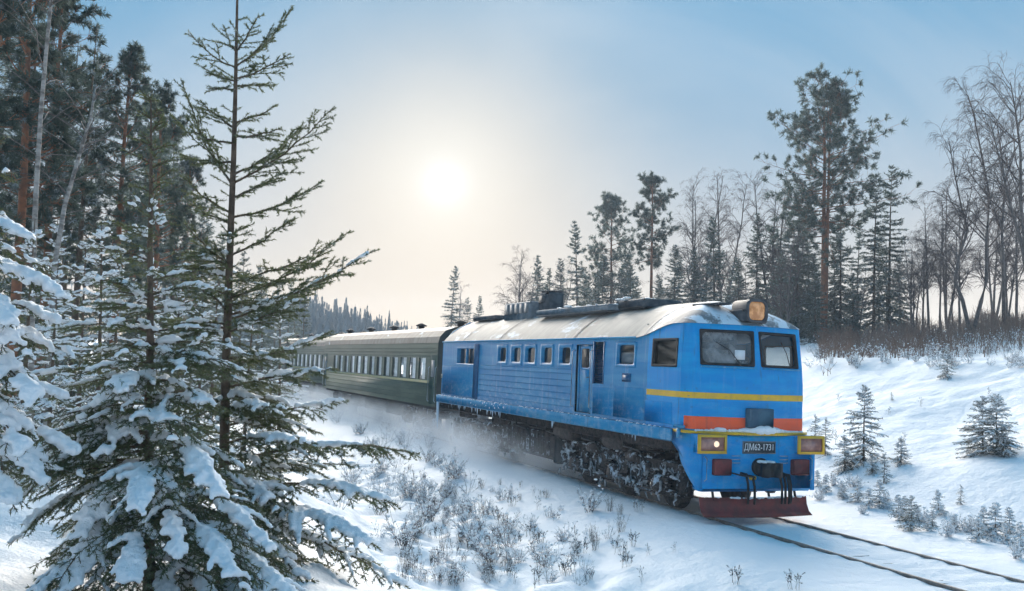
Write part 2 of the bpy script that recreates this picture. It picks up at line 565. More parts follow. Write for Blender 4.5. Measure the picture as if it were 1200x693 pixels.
class MB:
    def __init__(self):
        self.v, self.f3, self.f4, self.n = [], [], [], 0

    def add(self, v, f3=None, f4=None):
        v = np.asarray(v, float).reshape(-1, 3)
        if f3 is not None and len(f3):
            self.f3.append(np.asarray(f3, int).reshape(-1, 3) + self.n)
        if f4 is not None and len(f4):
            self.f4.append(np.asarray(f4, int).reshape(-1, 4) + self.n)
        self.v.append(v)
        self.n += len(v)
        return self

    def merge(self, o):
        off = self.n
        self.v += o.v
        self.f3 += [f + off for f in o.f3]
        self.f4 += [f + off for f in o.f4]
        self.n += o.n
        return self

    def arrays(self):
        V = np.concatenate(self.v) if self.v else np.zeros((0, 3))
        return V

    def mesh(self, name, mat, smooth=False):
        V = self.arrays()
        T = np.concatenate(self.f3) if self.f3 else np.zeros((0, 3), int)
        Q = np.concatenate(self.f4) if self.f4 else np.zeros((0, 4), int)
        me = bpy.data.meshes.new(name)
        me.vertices.add(len(V))
        me.vertices.foreach_set('co', V.astype(np.float32).ravel())
        me.loops.add(T.size + Q.size)
        me.loops.foreach_set('vertex_index', np.concatenate([T.ravel(), Q.ravel()]).astype(np.int32))
        me.polygons.add(len(T) + len(Q))
        st = np.concatenate([np.arange(len(T)) * 3, T.size + np.arange(len(Q)) * 4])
        me.polygons.foreach_set('loop_start', st.astype(np.int32))
        if smooth:
            me.polygons.foreach_set('use_smooth', np.ones(len(T) + len(Q), bool))
        me.update(calc_edges=True)
        me.validate()
        if mat:
            me.materials.append(mat)
        return me

    def build(self, name, mat, parent=None, smooth=False):
        o = bpy.data.objects.new(name, self.mesh(name, mat, smooth))
        COL.objects.link(o)
        if parent is not None:
            o.parent = parent
            if name in STUFF_PARTS:
                o['kind'] = 'stuff'
        return o

    # shapes
    def box(self, x0, x1, y0, y1, z0, z1, c=0.0, M=None):
        if c <= 0:
            v = np.array([[x, y, z] for x in (x0, x1) for y in (y0, y1) for z in (z0, z1)], float)
            f = [[0, 1, 3, 2], [4, 6, 7, 5], [0, 4, 5, 1], [2, 3, 7, 6], [0, 2, 6, 4], [1, 5, 7, 3]]
            f3 = None
        else:
            c = min(c, .49 * (x1 - x0), .49 * (y1 - y0), .49 * (z1 - z0))
            ctr = np.array([(x0 + x1) / 2, (y0 + y1) / 2, (z0 + z1) / 2])
            h = np.array([(x1 - x0) / 2, (y1 - y0) / 2, (z1 - z0) / 2])
            v, idx = [], {}
            for sx in (-1, 1):
                for sy in (-1, 1):
                    for sz in (-1, 1):
                        sg = np.array([sx, sy, sz])
                        for ax in range(3):
                            hh = h - c
                            hh[ax] = h[ax]
                            idx[(sx, sy, sz, ax)] = len(v)
                            v.append(ctr + sg * hh)
            f, f3 = [], []
            for ax in range(3):
                o = [i for i in range(3) if i != ax]
                for sg in (-1, 1):
                    q = []
                    for a, b in ((-1, -1), (1, -1), (1, 1), (-1, 1)):
                        k = [0, 0, 0]
                        k[ax], k[o[0]], k[o[1]] = sg, a, b
                        q.append(idx[(*k, ax)])
                    f.append(q)
                for a in (-1, 1):
                    for b in (-1, 1):
                        k0, k1 = [0, 0, 0], [0, 0, 0]
                        k0[ax], k1[ax] = -1, 1
                        k0[o[0]] = k1[o[0]] = a
                        k0[o[1]] = k1[o[1]] = b
                        f.append([idx[(*k0, o[0])], idx[(*k1, o[0])], idx[(*k1, o[1])], idx[(*k0, o[1])]])
            for sx in (-1, 1):
                for sy in (-1, 1):
                    for sz in (-1, 1):
                        f3.append([idx[(sx, sy, sz, a)] for a in range(3)])
            v = np.array(v)
        if M is not None:
            v = v @ M[:, :3].T + M[:, 3]
        return self.add(v, f3, f)

    def tube(self, pts, radii, n=6, cap=True):
        P = np.asarray(pts, float)
        m = len(P)
        R = np.broadcast_to(np.asarray(radii, float), (m,))
        T = np.gradient(P, axis=0)
        T /= np.linalg.norm(T, axis=1, keepdims=True) + 1e-12
        ref = np.array([0, 0, 1.0]) if abs(T[0, 2]) < .9 else np.array([1.0, 0, 0])
        A = np.cross(T, ref)
        A /= np.linalg.norm(A, axis=1, keepdims=True) + 1e-12
        B = np.cross(T, A)
        th = np.arange(n) * 2 * PI / n
        ring = P[:, None] + R[:, None, None] * (np.cos(th)[None, :, None] * A[:, None] + np.sin(th)[None, :, None] * B[:, None])
        v = ring.reshape(-1, 3)
        i = np.arange(m - 1)[:, None] * n
        j = np.arange(n)[None]
        k = (j + 1) % n
        f4 = np.stack([i + j, i + k, i + n + k, i + n + j], -1).reshape(-1, 4)
        f3 = None
        if cap:
            v = np.concatenate([v, P[:1], P[-1:]])
            jj = np.arange(n)
            kk = (jj + 1) % n
            f3 = np.concatenate([np.stack([kk, jj, np.full(n, m * n)], -1),
                                 np.stack([jj + (m - 1) * n, kk + (m - 1) * n, np.full(n, m * n + 1)], -1)])
        return self.add(v, f3, f4)

    def cyl(self, p0, p1, r, n=12, r1=None):
        p0, p1 = np.array(p0, float), np.array(p1, float)
        return self.tube(np.array([p0, p1]), [r, r if r1 is None else r1], n)

    def ring(self, x0, x1, y0, y1, z0, z1, w):
        """rectangular picture-frame of width w standing in the y-z plane"""
        V = []
        for x in (x0, x1):
            for a in (0, w):
                V += [(x, y0 + a, z0 + a), (x, y1 - a, z0 + a), (x, y1 - a, z1 - a), (x, y0 + a, z1 - a)]
        f = []
        for k in range(4):
            q = (k + 1) % 4
            f += [[k, q, 4 + q, 4 + k], [8 + k, 8 + q, 12 + q, 12 + k], [k, q, 8 + q, 8 + k], [4 + k, 4 + q, 12 + q, 12 + k]]
        return self.add(V, None, f)

    def prism(self, poly, axis, a, b):
        """polygon in the two remaining axes (in order), extruded along axis from a to b; triangulated as a fan from its centre"""
        poly = np.asarray(poly, float)
        n = len(poly)
        o = [i for i in range(3) if i != axis]
        v = np.zeros((2 * n + 2, 3))
        for k, val in ((0, a), (1, b)):
            v[k * n:(k + 1) * n, o[0]] = poly[:, 0]
            v[k * n:(k + 1) * n, o[1]] = poly[:, 1]
            v[k * n:(k + 1) * n, axis] = val
            v[2 * n + k, o[0]], v[2 * n + k, o[1]] = poly.mean(0)
            v[2 * n + k, axis] = val
        j = np.arange(n)
        k = (j + 1) % n
        f3 = np.concatenate([np.stack([k, j, np.full(n, 2 * n)], -1), np.stack([j + n, k + n, np.full(n, 2 * n + 1)], -1)])
        f4 = np.stack([j, k, k + n, j + n], -1)
        return self.add(v, f3, f4)

    def lathe(self, prof, p0, ax, n=20):
        """profile (distance along the axis, radius) turned about axis ax through p0"""
        ax = np.asarray(ax, float)
        ax /= np.linalg.norm(ax)
        pts = np.array([np.asarray(p0) + ax * a for a, r in prof], float)
        ref = np.array([0, 0, 1.0]) if abs(ax[2]) < .9 else np.array([1.0, 0, 0])
        A = np.cross(ax, ref)
        A /= np.linalg.norm(A)
        B = np.cross(ax, A)
        th = np.arange(n) * 2 * PI / n
        rr = np.array([r for a, r in prof])
        ring = pts[:, None] + rr[:, None, None] * (np.cos(th)[None, :, None] * A + np.sin(th)[None, :, None] * B)
        m = len(prof)
        i = np.arange(m - 1)[:, None] * n
        j = np.arange(n)[None]
        k = (j + 1) % n
        f4 = np.stack([i + j, i + k, i + n + k, i + n + j], -1).reshape(-1, 4)
        return self.add(ring.reshape(-1, 3), None, f4)


def _ico():
    t = (1 + 5 ** .5) / 2
    v = np.array([[-1, t, 0], [1, t, 0], [-1, -t, 0], [1, -t, 0], [0, -1, t], [0, 1, t], [0, -1, -t], [0, 1, -t],
                  [t, 0, -1], [t, 0, 1], [-t, 0, -1], [-t, 0, 1]], float)
    v /= np.linalg.norm(v[0])
    f = [[0, 11, 5], [0, 5, 1], [0, 1, 7], [0, 7, 10], [0, 10, 11], [1, 5, 9], [5, 11, 4], [11, 10, 2], [10, 7, 6], [7, 1, 8],
         [3, 9, 4], [3, 4, 2], [3, 2, 6], [3, 6, 8], [3, 8, 9], [4, 9, 5], [2, 4, 11], [6, 2, 10], [8, 6, 7], [9, 8, 1]]
    v, cache, f2 = list(v), {}, []

    def mid(a, b):
        k = (min(a, b), max(a, b))
        if k not in cache:
            p = v[a] + v[b]
            v.append(p / np.linalg.norm(p))
            cache[k] = len(v) - 1
        return cache[k]
    for a, b, c in f:
        x, y, z = mid(a, b), mid(b, c), mid(c, a)
        f2 += [[a, x, z], [b, y, x], [c, z, y], [x, y, z]]
    return np.array(v), np.array(f2)


ICO_V, ICO_F = _ico()
ICO_VL, ICO_FL = ICO_V[:12], np.array([[0, 11, 5], [0, 5, 1], [0, 1, 7], [0, 7, 10], [0, 10, 11], [1, 5, 9], [5, 11, 4], [11, 10, 2], [10, 7, 6], [7, 1, 8],
                                     [3, 9, 4], [3, 4, 2], [3, 2, 6], [3, 6, 8], [3, 8, 9], [4, 9, 5], [2, 4, 11], [6, 2, 10], [8, 6, 7], [9, 8, 1]])


def blobs(mb, C, R, squash=0.8, coarse=False):
    """many little balls of snow at centres C with radii R (later fused by a remesh)"""
    C = np.asarray(C, float).reshape(-1, 3)
    R = np.asarray(R, float)
    if len(C) == 0:
        return mb
    IV, IF = (ICO_VL, ICO_FL) if coarse else (ICO_V, ICO_F)
    v = C[:, None] + IV[None] * R[:, None, None] * np.array([1, 1, squash])
    f = IF[None] + (np.arange(len(C)) * len(IV))[:, None, None]
    return mb.add(v.reshape(-1, 3), f.reshape(-1, 3))


CRUMBLE = bpy.data.textures.new('crumbly_snow', 'CLOUDS')
CRUMBLE.noise_scale = .035
CRUMBLE.noise_depth = 2


def fuse(o, voxel, smooth=4, rough=0.0):
    m = o.modifiers.new('fuse', 'REMESH')
    m.mode = 'VOXEL'
    m.voxel_size = voxel
    m.use_smooth_shade = True
    if rough:
        d = o.modifiers.new('crumble', 'DISPLACE')
        d.texture = CRUMBLE
        d.strength = rough
        d.mid_level = .5
    if smooth:
        s = o.modifiers.new('settle', 'SMOOTH')
        s.iterations = smooth
        s.factor = .5
    return o


def empty(name, loc=(0, 0, 0), rot=(0, 0, 0)):
    o = bpy.data.objects.new(name, None)
    COL.objects.link(o)
    o.location = loc
    o.rotation_euler = rot
    o.empty_display_size = .2
    return o


def tag(o, label=None, cat=None, group=None, kind=None):
    for k, v in (('label', label), ('category', cat), ('group', group), ('kind', kind)):
        if v:
            o[k] = v
    return o


def copy_tree(o, parent=None):
    c = o.copy()
    COL.objects.link(c)
    c.parent = parent
    for ch in o.children:
        copy_tree(ch, c)
    return c


# ------------------------------------------------------------------ the ground
def spaced(a, b, lo, hi, fine, grow):
    out = list(np.arange(lo, hi, fine))
    st, x = fine, hi
    while x < b:
        out.append(x)
        st *= grow
        x += st
    out.append(b)
    st, x, pre = fine, lo, []
    while x > a:
        st *= grow
        x -= st
        pre.append(max(x, a))
    return np.array(sorted(set(pre + out)))


gx = spaced(-430, 430, -7, 15, 0.15, 1.05)
gy = spaced(-60, 430, 4, 32, 0.18, 1.04)
GX, GY = np.meshgrid(gx, gy, indexing='xy')
GZ = ground(GX, GY)
nx, ny = len(gx), len(gy)
ii = np.arange(ny - 1)[:, None] * nx + np.arange(nx - 1)[None]
gm = MB().add(np.stack([GX, GY, GZ], -1).reshape(-1, 3), None,
              np.stack([ii, ii + 1, ii + nx + 1, ii + nx], -1).reshape(-1, 4))
tag(gm.build('ground', M_GROUND, None, True), 'snow covered railway cutting with lineside banks', 'snow', kind='structure')


# ------------------------------------------------------------------ railway track
track = empty('railway_track', tuple(track_point(8, 0)))
tag(track, 'single railway track half buried in snow ahead of the locomotive', 'railway track')
T0 = track_point(8, 0)


def sweep_rail(u0):
    prof = np.array([(-.028, 0), (.028, 0), (.030, -.035), (.012, -.05), (.012, -.14), (.07, -.17), (-.07, -.17), (-.012, -.14), (-.012, -.05), (-.030, -.035)])
    ss = np.concatenate([np.arange(17, -12, -1.0), np.arange(-12, -64, -2.0)])
    rings = []
    for s in ss:
        rings.append([track_point(s, u0 + a, -(u0 + a) * CANT + b) - T0 for a, b in prof])
    V = np.array(rings)
    m, n = V.shape[:2]
    i = np.arange(m - 1)[:, None] * n
    j = np.arange(n)[None]
    k = (j + 1) % n
    return MB().add(V.reshape(-1, 3), None, np.stack([i + j, i + k, i + n + k, i + n + j], -1).reshape(-1, 4))


for u0 in (-.76, .76):
    sweep_rail(u0).build('rail', M_RAIL, track)
slm = MB().box(-.12, .12, -1.35, 1.35, -.16, 0, .02).mesh('sleeper', M_SLEEPER)
rs = random.Random(4)
for k in range(26):
    s = 15.5 - k * .62
    o = bpy.data.objects.new('sleeper', slm)
    COL.objects.link(o)
    o.parent = track
    o.location = track_point(s, 0, -.070 + rs.uniform(-.016, .008)) - T0
    o.rotation_euler = (-CANT, 0, HD - PI / 2 + rs.uniform(-.015, .015))


# ------------------------------------------------------------------ locomotive
def vehicle_frame(name, s, head_off=0.0):
    p = track_point(s, 0)
    return empty(name, tuple(p), (-CANT, 0, HD - PI / 2 + head_off))


loco = vehicle_frame('diesel_locomotive', 0.0)
tag(loco, 'blue diesel locomotive with yellow stripe and snow caked bogies leading the train', 'locomotive')
HW = 1.475


def ztop(x):
    return 3.67 + .29 * sstep(-2.3, -.55, x)


def front_x(y):
    return .06 + .30 * (1 - abs(y) / 1.30)


# plan outline, near side rear -> round the nose -> far side rear: (x, y, frontness)
side_x = [-16.6, -15.0, -13.1, -12.62, -11.02, -10.2, -9.88, -9.04, -8.80, -7.96, -7.62, -6.79, -6.42, -5.61, -5.33, -4.42, -4.34, -3.78,
          -3.15, -2.25, -1.90, -1.68, -1.48, -1.2, -.95, -.7, -.47]
half = [(x, -HW, 0.0) for x in side_x]
for k in range(0, 7):
    a = k / 6 * PI / 2
    half.append((-.42 + .49 * math.sin(a), -1.255 - .22 * math.cos(a), math.sin(a) ** 1.5))
for y in (-1.20, -.66, -.09):
    half.append((front_x(y), y, 1.0))
OUT = half + [(front_x(0), 0.0, 1.0)] + [(x, -y, w) for x, y, w in reversed(half)]
NC = len(OUT)


def surf(x, y, w, z, off=0.0):
    """point of the body shell over the outline point (x, y) at height z"""
    lean = -.17 * max(0.0, z - 2.75) / 1.2 * w
    tum = 1 - .030 * max(0.0, z - 3.2) / .8 * (1 if x > -2.4 else 0.3)
    p = np.array([x + lean, y * tum, z])
    if off:
        if w >= .999:
            n = np.array([1.0, .23 * (1 if y > 0 else -1 if y < 0 else 0), 0])
        elif w <= .001:
            n = np.array([0, 1.0 if y > 0 else -1.0, 0])
        else:
            th = math.asin(min(1, w ** (1 / 1.5)))
            n = np.array([math.sin(th), math.cos(th) * (1 if y > 0 else -1), 0])
        p = p + n / np.linalg.norm(n) * off
    return p


def col_top(c):
    return float(ztop(c[0])) if c[2] < .5 else 3.96


# openings on the shell: (column test, z0, z1)
def on_near(x0, x1):
    return lambda c: c[1] < -1.4 and x0 < c[0] < x1


def on_far(x0, x1):
    return lambda c: c[1] > 1.4 and x0 < c[0] < x1


def on_front(y0, y1):
    return lambda c: c[2] > .98 and y0 < c[1] < y1


ENG = [(-11.02, -10.2), (-9.88, -9.04), (-8.80, -7.96), (-7.62, -6.79), (-6.42, -5.61)]
openings = [(on_near(a, b), 2.97, 3.53) for a, b in ENG]
openings += [(on_near(-15.0, -13.1), 2.90, 3.47), (on_near(-5.33, -4.42), 1.83, 3.53), (on_near(-4.34, -3.78), 2.58, 3.59),
             (on_near(-3.15, -2.25), 3.02, 3.56), (on_near(-1.48, -.47), 3.06, 3.62), (on_far(-1.48, -.47), 3.06, 3.62),
             (on_front(-1.20, -.09), 3.13, 3.82), (on_front(.09, 1.20), 3.13, 3.82)]
rows = [1.77, 1.83, 2.06, 2.42, 2.58, 2.75, 2.90, 2.97, 3.02, 3.06, 3.13, 3.47, 3.53, 3.56, 3.59, 3.62, 3.67, 3.82, 3.96]


def shell(col_test, name, mat):
    mb = MB()
    for i in range(NC - 1):
        A, B = OUT[i], OUT[i + 1]
        mid = ((A[0] + B[0]) / 2, (A[1] + B[1]) / 2, (A[2] + B[2]) / 2)
        if not col_test(mid):
            continue
        for r0, r1 in zip(rows[:-1], rows[1:]):
            zm = (r0 + r1) / 2
            if any(t(mid) and z0 < zm < z1 for t, z0, z1 in openings):
                continue
            q = [(A, min(r0, col_top(A))), (B, min(r0, col_top(B))), (B, min(r1, col_top(B))), (A, min(r1, col_top(A)))]
            if q[2][1] - q[1][1] < 1e-4 and q[3][1] - q[0][1] < 1e-4:
                continue
            mb.add([surf(*c, z) for c, z in q], None, [[0, 1, 2, 3]])
    return mb.build(name, mat, loco)


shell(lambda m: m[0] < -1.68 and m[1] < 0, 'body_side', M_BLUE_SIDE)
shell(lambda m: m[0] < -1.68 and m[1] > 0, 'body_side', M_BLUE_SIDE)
shell(lambda m: m[0] >= -1.68, 'cab', M_BLUE)
# the rear end wall, floor and inner walls
rw = MB().box(-16.68, -16.602, -HW, HW, 1.78, 3.665, .03)
rw.prism([(-HW, 3.668), (HW, 3.668), (1.1, 4.1), (.5, 4.45), (-.5, 4.45), (-1.1, 4.1)], 0, -16.67, -16.61)
rw.build('rear_wall', M_BLUE_SIDE, loco)
MB().box(-16.59, -.45, -1.46, 1.46, 1.74, 1.775).box(-.45, .05, -1.25, 1.25, 1.74, 1.775).build('cab_floor', M_INT, loco)
ci = MB().box(-2.24, -2.20, -1.44, 1.44, 1.78, 3.64)
ci.box(-2.24, -2.20, -1.20, 1.20, 3.642, 4.0)
ci.build('cab_partition', M_INT, loco)
desk = MB().box(-.75, -.12, -1.2, 1.2, 2.5, 2.95, .05)
desk.box(-.55, -.2, -.95, -.35, 2.95, 3.08, .02).box(-1.35, -.9, -.95, -.5, 2.2, 2.75, .05).box(-1.42, -1.32, -.95, -.5, 2.75, 3.35, .04)
desk.box(-1.35, -.9, .5, .95, 2.2, 2.75, .05).box(-1.42, -1.32, .5, .95, 2.75, 3.35, .04)
desk.build('control_desk', M_DGREY, loco)
MB().box(-2.198, -2.19, .25, .95, 2.5, 3.5).build('partition_door', M_INTW, loco)
MB().box(-.32, -.30, -1.12, -.2, 3.60, 3.80, .005).build('sun_visor', M_DGREY, loco)
pp = surf(front_x(-.36), -.36, 1, 3.33, -.03)
mM = np.eye(3, 4)
ang = math.atan2(.30 / 1.30, 1)
mM[:, :3] = np.array([[math.cos(-ang), -math.sin(-ang), 0], [math.sin(-ang), math.cos(-ang), 0], [0, 0, 1]])
mM[:, 3] = pp
MB().box(-.004, .004, -.12, .10, -.09, .11, 0, mM).build('paper_notice', M_PAPER, loco)


# windows: a gasket ring with rounded inner corners, and the pane set back in it
def round_rect(w, h, r, n=4):
    pts = []
    for cx, cy, a0 in ((w / 2 - r, h / 2 - r, 0), (-w / 2 + r, h / 2 - r, PI / 2), (-w / 2 + r, -h / 2 + r, PI), (w / 2 - r, -h / 2 + r, 1.5 * PI)):
        for k in range(n + 1):
            a = a0 + k / n * PI / 2
            pts.append((cx + r * math.cos(a), cy + r * math.sin(a)))
    return np.array(pts)


def window(P, parent, fmat, gmat, fw=.035, r=.07, depth=.05, proud=.012, name='window'):
    """P: lower-left, lower-right, upper-right, upper-left seen from outside"""
    P = [np.asarray(p, float) for p in P]
    c = sum(P) / 4
    X = (P[1] + P[2] - P[0] - P[3]) / 2
    Y = (P[2] + P[3] - P[0] - P[1]) / 2
    w, h = np.linalg.norm(X), np.linalg.norm(Y)
    X, Y = X / w, Y / h
    N = np.cross(X, Y)
    N /= np.linalg.norm(N)
    Y = np.cross(N, X)
    out = round_rect(w + .05, h + .05, .03)
    inn = round_rect(w - 2 * fw, h - 2 * fw, r)
    n = len(out)

    def pl(q, d):
        return c + q[:, :1] * X + q[:, 1:] * Y + N * d
    V = np.concatenate([pl(out, 0.002), pl(out, proud), pl(inn, proud), pl(inn, -depth)])
    j = np.arange(n)
    k = (j + 1) % n
    f = np.concatenate([np.stack([j + a * n, k + a * n, k + (a + 1) * n, j + (a + 1) * n], -1) for a in range(3)])
    fr = MB().add(V, None, f).build(name, fmat, parent)
    pv = np.concatenate([pl(inn * 1.01, -depth + .012), c[None] + N * (-depth + .012)])
    MB().add(pv, np.stack([j, k, np.full(n, n)], -1)).build('pane', gmat, fr)
    return fr, (c, X, Y, N)


def near_quad(x0, x1, z0, z1):
    return [surf(x0, -HW, 0, z0), surf(x1, -HW, 0, z0), surf(x1, -HW, 0, z1), surf(x0, -HW, 0, z1)]


def front_quad(y0, y1, z0, z1):
    return [surf(front_x(y0), y0, 1, z0), surf(front_x(y1), y1, 1, z0), surf(front_x(y1), y1, 1, z1), surf(front_x(y0), y0, 1, z1)]


for a, b in ENG:
    window(near_quad(a, b, 2.97, 3.53), loco, M_BLUE_SIDE, M_GLASS_D, .07, .10, .09)
fr, _ = window(near_quad(-15.0, -13.1, 2.90, 3.47), loco, M_BLUE_SIDE, M_GLASS_D, .03, .04, .14)
MB().box(-14.1, -14.02, -HW + .02, -HW + .10, 2.92, 3.45).build('mullion', M_BLUE_SIDE, fr)
MB().box(-14.95, -13.15, -1.26, -1.24, 2.80, 3.55).build('inner_panel', M_NAVY, loco)
fr, _ = window(near_quad(-3.15, -2.25, 3.02, 3.56), loco, M_BLUE_SIDE, M_GLASS, .05, .06, .07)
MB().box(-3.1, -2.27, -1.37, -1.355, 2.98, 3.34).build('curtain', M_INTW, loco)
window(near_quad(-1.48, -.47, 3.06, 3.62), loco, M_RUBBER, M_GLASS_D, .03, .07, .06)
q = near_quad(-1.48, -.47, 3.06, 3.62)
window([p * np.array([1, -1, 1]) for p in (q[1], q[0], q[3], q[2])], loco, M_RUBBER, M_GLASS, .03, .07, .06)
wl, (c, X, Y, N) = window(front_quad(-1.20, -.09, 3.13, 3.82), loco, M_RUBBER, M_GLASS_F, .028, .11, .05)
wb = MB().tube([c + X * .28 - Y * .36 + N * .03, c + X * .05 - Y * .05 + N * .02, c - X * .25 + Y * .12 + N * .0], [.012, .010, .008], 5)
wb.build('wiper', M_RUBBER, wl)
wr, (c, X, Y, N) = window(front_quad(.09, 1.20, 3.13, 3.82), loco, M_RUBBER, M_GLASS, .028, .11, .05)
MB().tube([c + X * .3 - Y * .36 + N * .03, c + X * .22 - Y * .05 + N * .02, c + X * .10 + Y * .18], [.012, .010, .008], 5).build('wiper', M_RUBBER, wr)
# light blue sills under the windscreens
for y0, y1 in ((-1.22, -.11), (.11, 1.22)):
    Q = front_quad(y0, y1, 3.075, 3.10)
    mb = MB()
    mb.tube([Q[0] + np.array([.03, 0, 0]), Q[1] + np.array([.03, 0, 0])], .018, 6)
    mb.build('windscreen_sill', M_BLUE_SILL, loco)

# door, louvre, grab rails, vent, panels on the near side
dm = MB().box(-5.32, -4.43, -HW + .05, -HW + .09, 1.84, 3.52)
dm.box(-5.28, -5.20, -HW + .03, -HW + .05, 1.86, 3.50).box(-4.55, -4.47, -HW + .03, -HW + .05, 1.86, 3.50)
door = dm.build('door', M_BLUE_SIDE, loco)
window([np.array([-5.12, -HW + .048, 2.92]), np.array([-4.62, -HW + .048, 2.92]), np.array([-4.62, -HW + .048, 3.46]), np.array([-5.12, -HW + .048, 3.46])],
       door, M_BLUE_SIDE, M_GLASS_D, .03, .06, .02, .01)
MB().box(-5.1, -4.65, -HW + .04, -HW + .047, 2.95, 3.43).build('door_window_shade', M_BLACK, door)
MB().tube([(-4.60, -HW + .05, 2.72), (-4.60, -HW - .0, 2.72), (-4.72, -HW - .0, 2.70)], .012, 6).build('handle', M_DGREY, door)
lv = MB()
lv.box(-4.34, -3.78, -HW + .12, -HW + .14, 2.58, 3.59)
for k in range(17):
    z = 2.61 + k * .057
    lv.add([(-4.33, -HW + .10, z + .03), (-3.79, -HW + .10, z + .03), (-3.79, -HW + .012, z), (-4.33, -HW + .012, z)], None, [[0, 1, 2, 3]])
lv.box(-4.36, -4.31, -HW - .01, -HW + .05, 2.57, 3.60).box(-3.81, -3.76, -HW - .01, -HW + .05, 2.57, 3.60)
lv.build('louvre_slats', M_NAVY, loco)
for x in (-5.42, -4.385):
    g = MB()
    g.tube([(x, -HW, 1.95), (x, -HW - .07, 1.99), (x, -HW - .07, 3.35), (x, -HW, 3.39)], .017, 6)
    g.build('grab_rail', M_CHROME, loco)
MB().box(-2.82, -2.42, -HW - .02, -HW + .01, 2.66, 2.86, .01).box(-2.78, -2.46, -HW - .028, -HW - .02, 2.70, 2.82).build('vent_flap', M_NAVY, loco)
MB().box(-13.10, -12.70, -HW - .05, -HW + .01, 1.80, 3.58, .015).build('navy_strip', M_NAVY, loco)  # projecting strip in a darker blue than the body side
MB().box(-16.50, -13.12, -HW - .022, -HW + .0, 1.82, 2.82, .012).build('access_panel', M_BLUE_SIDE, loco)
bd = MB()
for z in (1.93, 2.10, 2.27, 2.44, 2.61, 2.78, 2.90):
    bd.box(-12.60, -5.55, -HW - .012, -HW + .005, z - .012, z + .012, .005)
bd.build('side_beading', M_BLUE_SIDE, loco)
for (x0, x1, z0, z1) in ((-4.30, -3.30, 1.84, 2.5), (-3.22, -1.80, 1.84, 2.55), (-1.74, -.6, 1.84, 2.30)):
    MB().box(x0, x1, -HW - .012, -HW + .004, z0, z1, .008).build('side_panel', M_BLUE_SIDE if x1 < -1.7 else M_BLUE, loco)


# stripes wrapped round the nose
def wrap(z0, z1, test, name, mat, off=.006):
    mb = MB()
    for A, B in zip(OUT[:-1], OUT[1:]):
        mid = ((A[0] + B[0]) / 2, (A[1] + B[1]) / 2)
        if test(mid):
            mb.add([surf(*A, z0, off), surf(*B, z0, off), surf(*B, z1, off), surf(*A, z1, off)], None, [[0, 1, 2, 3]])
    return mb.build(name, mat, loco)


wrap(2.42, 2.545, lambda m: m[0] > -1.68, 'yellow_stripe', M_YELLOW)
wrap(1.80, 2.06, lambda m: m[0] > -.17 and m[1] < -.08, 'red_panel', M_RED)
wrap(1.80, 2.06, lambda m: m[0] > -.17 and m[1] > .08, 'red_panel', M_RED)
MB().box(-16.70, -16.40, -HW - .012, -HW + .0, 2.38, 2.52, .004).build('faded_stripe', M_PALEYEL, loco)
jb = MB().box(.30, .47, -.30, .30, 1.86, 2.26, .02).box(.47, .485, -.24, .24, 1.92, 2.20, .005)
jb.build('jumper_box', M_SLATE, loco)
# ledge, beam, apron
lg = [(-1.50, -.5), (-1.50, .0), (-1.32, .14), (-.6, .40), (0, .50), (.6, .40), (1.32, .14), (1.50, .0), (1.50, -.5)]
MB().prism([(y, x) for y, x in [(b, a) for a, b in lg]], 2, 1.715, 1.768).build('front_ledge', M_YELLOW, loco)
bm = MB().box(.02, .38, -1.36, 1.36, .58, 1.712, .06)
bm.build('buffer_beam', M_BLUE, loco)
ap = [(-1.05, 1.712), (-.62, 1.50), (-.46, 1.42), (-.30, 1.12), (-.08, .90), (.12, .74), (.30, .63), (.37, .60), (.37, 1.712)]
for sg in (-1, 1):
    MB().prism(ap, 1, sg * 1.365 - .05, sg * 1.365 + .05).build('side_apron', M_BLUE, loco)
sn = MB()
rgn = np.random.default_rng(3)
for k in range(70):
    y = rgn.uniform(-1.35, 1.35)
    hgt = .02 + .13 * math.exp(-((y - .1) / .45) ** 2) + .05 * math.exp(-((y + .85) / .15) ** 2)
    blobs(sn, [[front_x(y) + rgn.uniform(.03, .08), y, 1.775 + hgt * .35]], [hgt * .8 + .02], .8)
fuse(sn.build('ledge_snow', M_CAP, loco), .016, 5)
# side sill with frost and icicles
sb = MB().box(-16.95, -.52, -1.56, -HW - .004, 1.50, 1.765, .02).box(-16.95, -.52, HW + .004, 1.56, 1.50, 1.765, .02)
sill = sb.build('side_sill', M_BLUE_SILL, loco)
MB().box(-16.9, -.9, -1.40, 1.40, 1.28, 1.735, .02).build('main_frame', M_IRON2, loco)
ic = MB()
icl = rgn.uniform(-16.8, -1.2, 9)
for k in range(36):
    x = icl[k % 9] + rgn.normal(0, .35)
    x = min(-.9, max(-16.8, x))
    L = abs(rgn.normal(0, .10)) + .02
    r = .008 + L * .05
    y = -1.555 + rgn.uniform(0, .03)
    ic.tube([(x, y, 1.51), (x, y, 1.51 - L * .5), (x, y, 1.51 - L)], [r, r * .7, .001], 5)
ic.tube([(-16.75, -1.54, 1.50), (-16.72, -1.54, 1.0), (-16.7, -1.54, .55)], [.06, .045, .02], 6)
ic.build('icicles', M_ICE, loco)
ss_ = MB()
for k in range(120):
    x = rgn.uniform(-16.8, -.8)
    blobs(ss_, [[x, -1.52, 1.765]], [rgn.uniform(.015, .035)], .7)
for k in range(40):
    x = -11.6 + rgn.uniform(-1.7, 1.6)
    blobs(ss_, [[x, -1.53, 1.70 + rgn.uniform(-.12, .06)]], [rgn.uniform(.02, .05)], .9)
ss_.build('sill_snow', M_CAP, loco, True)


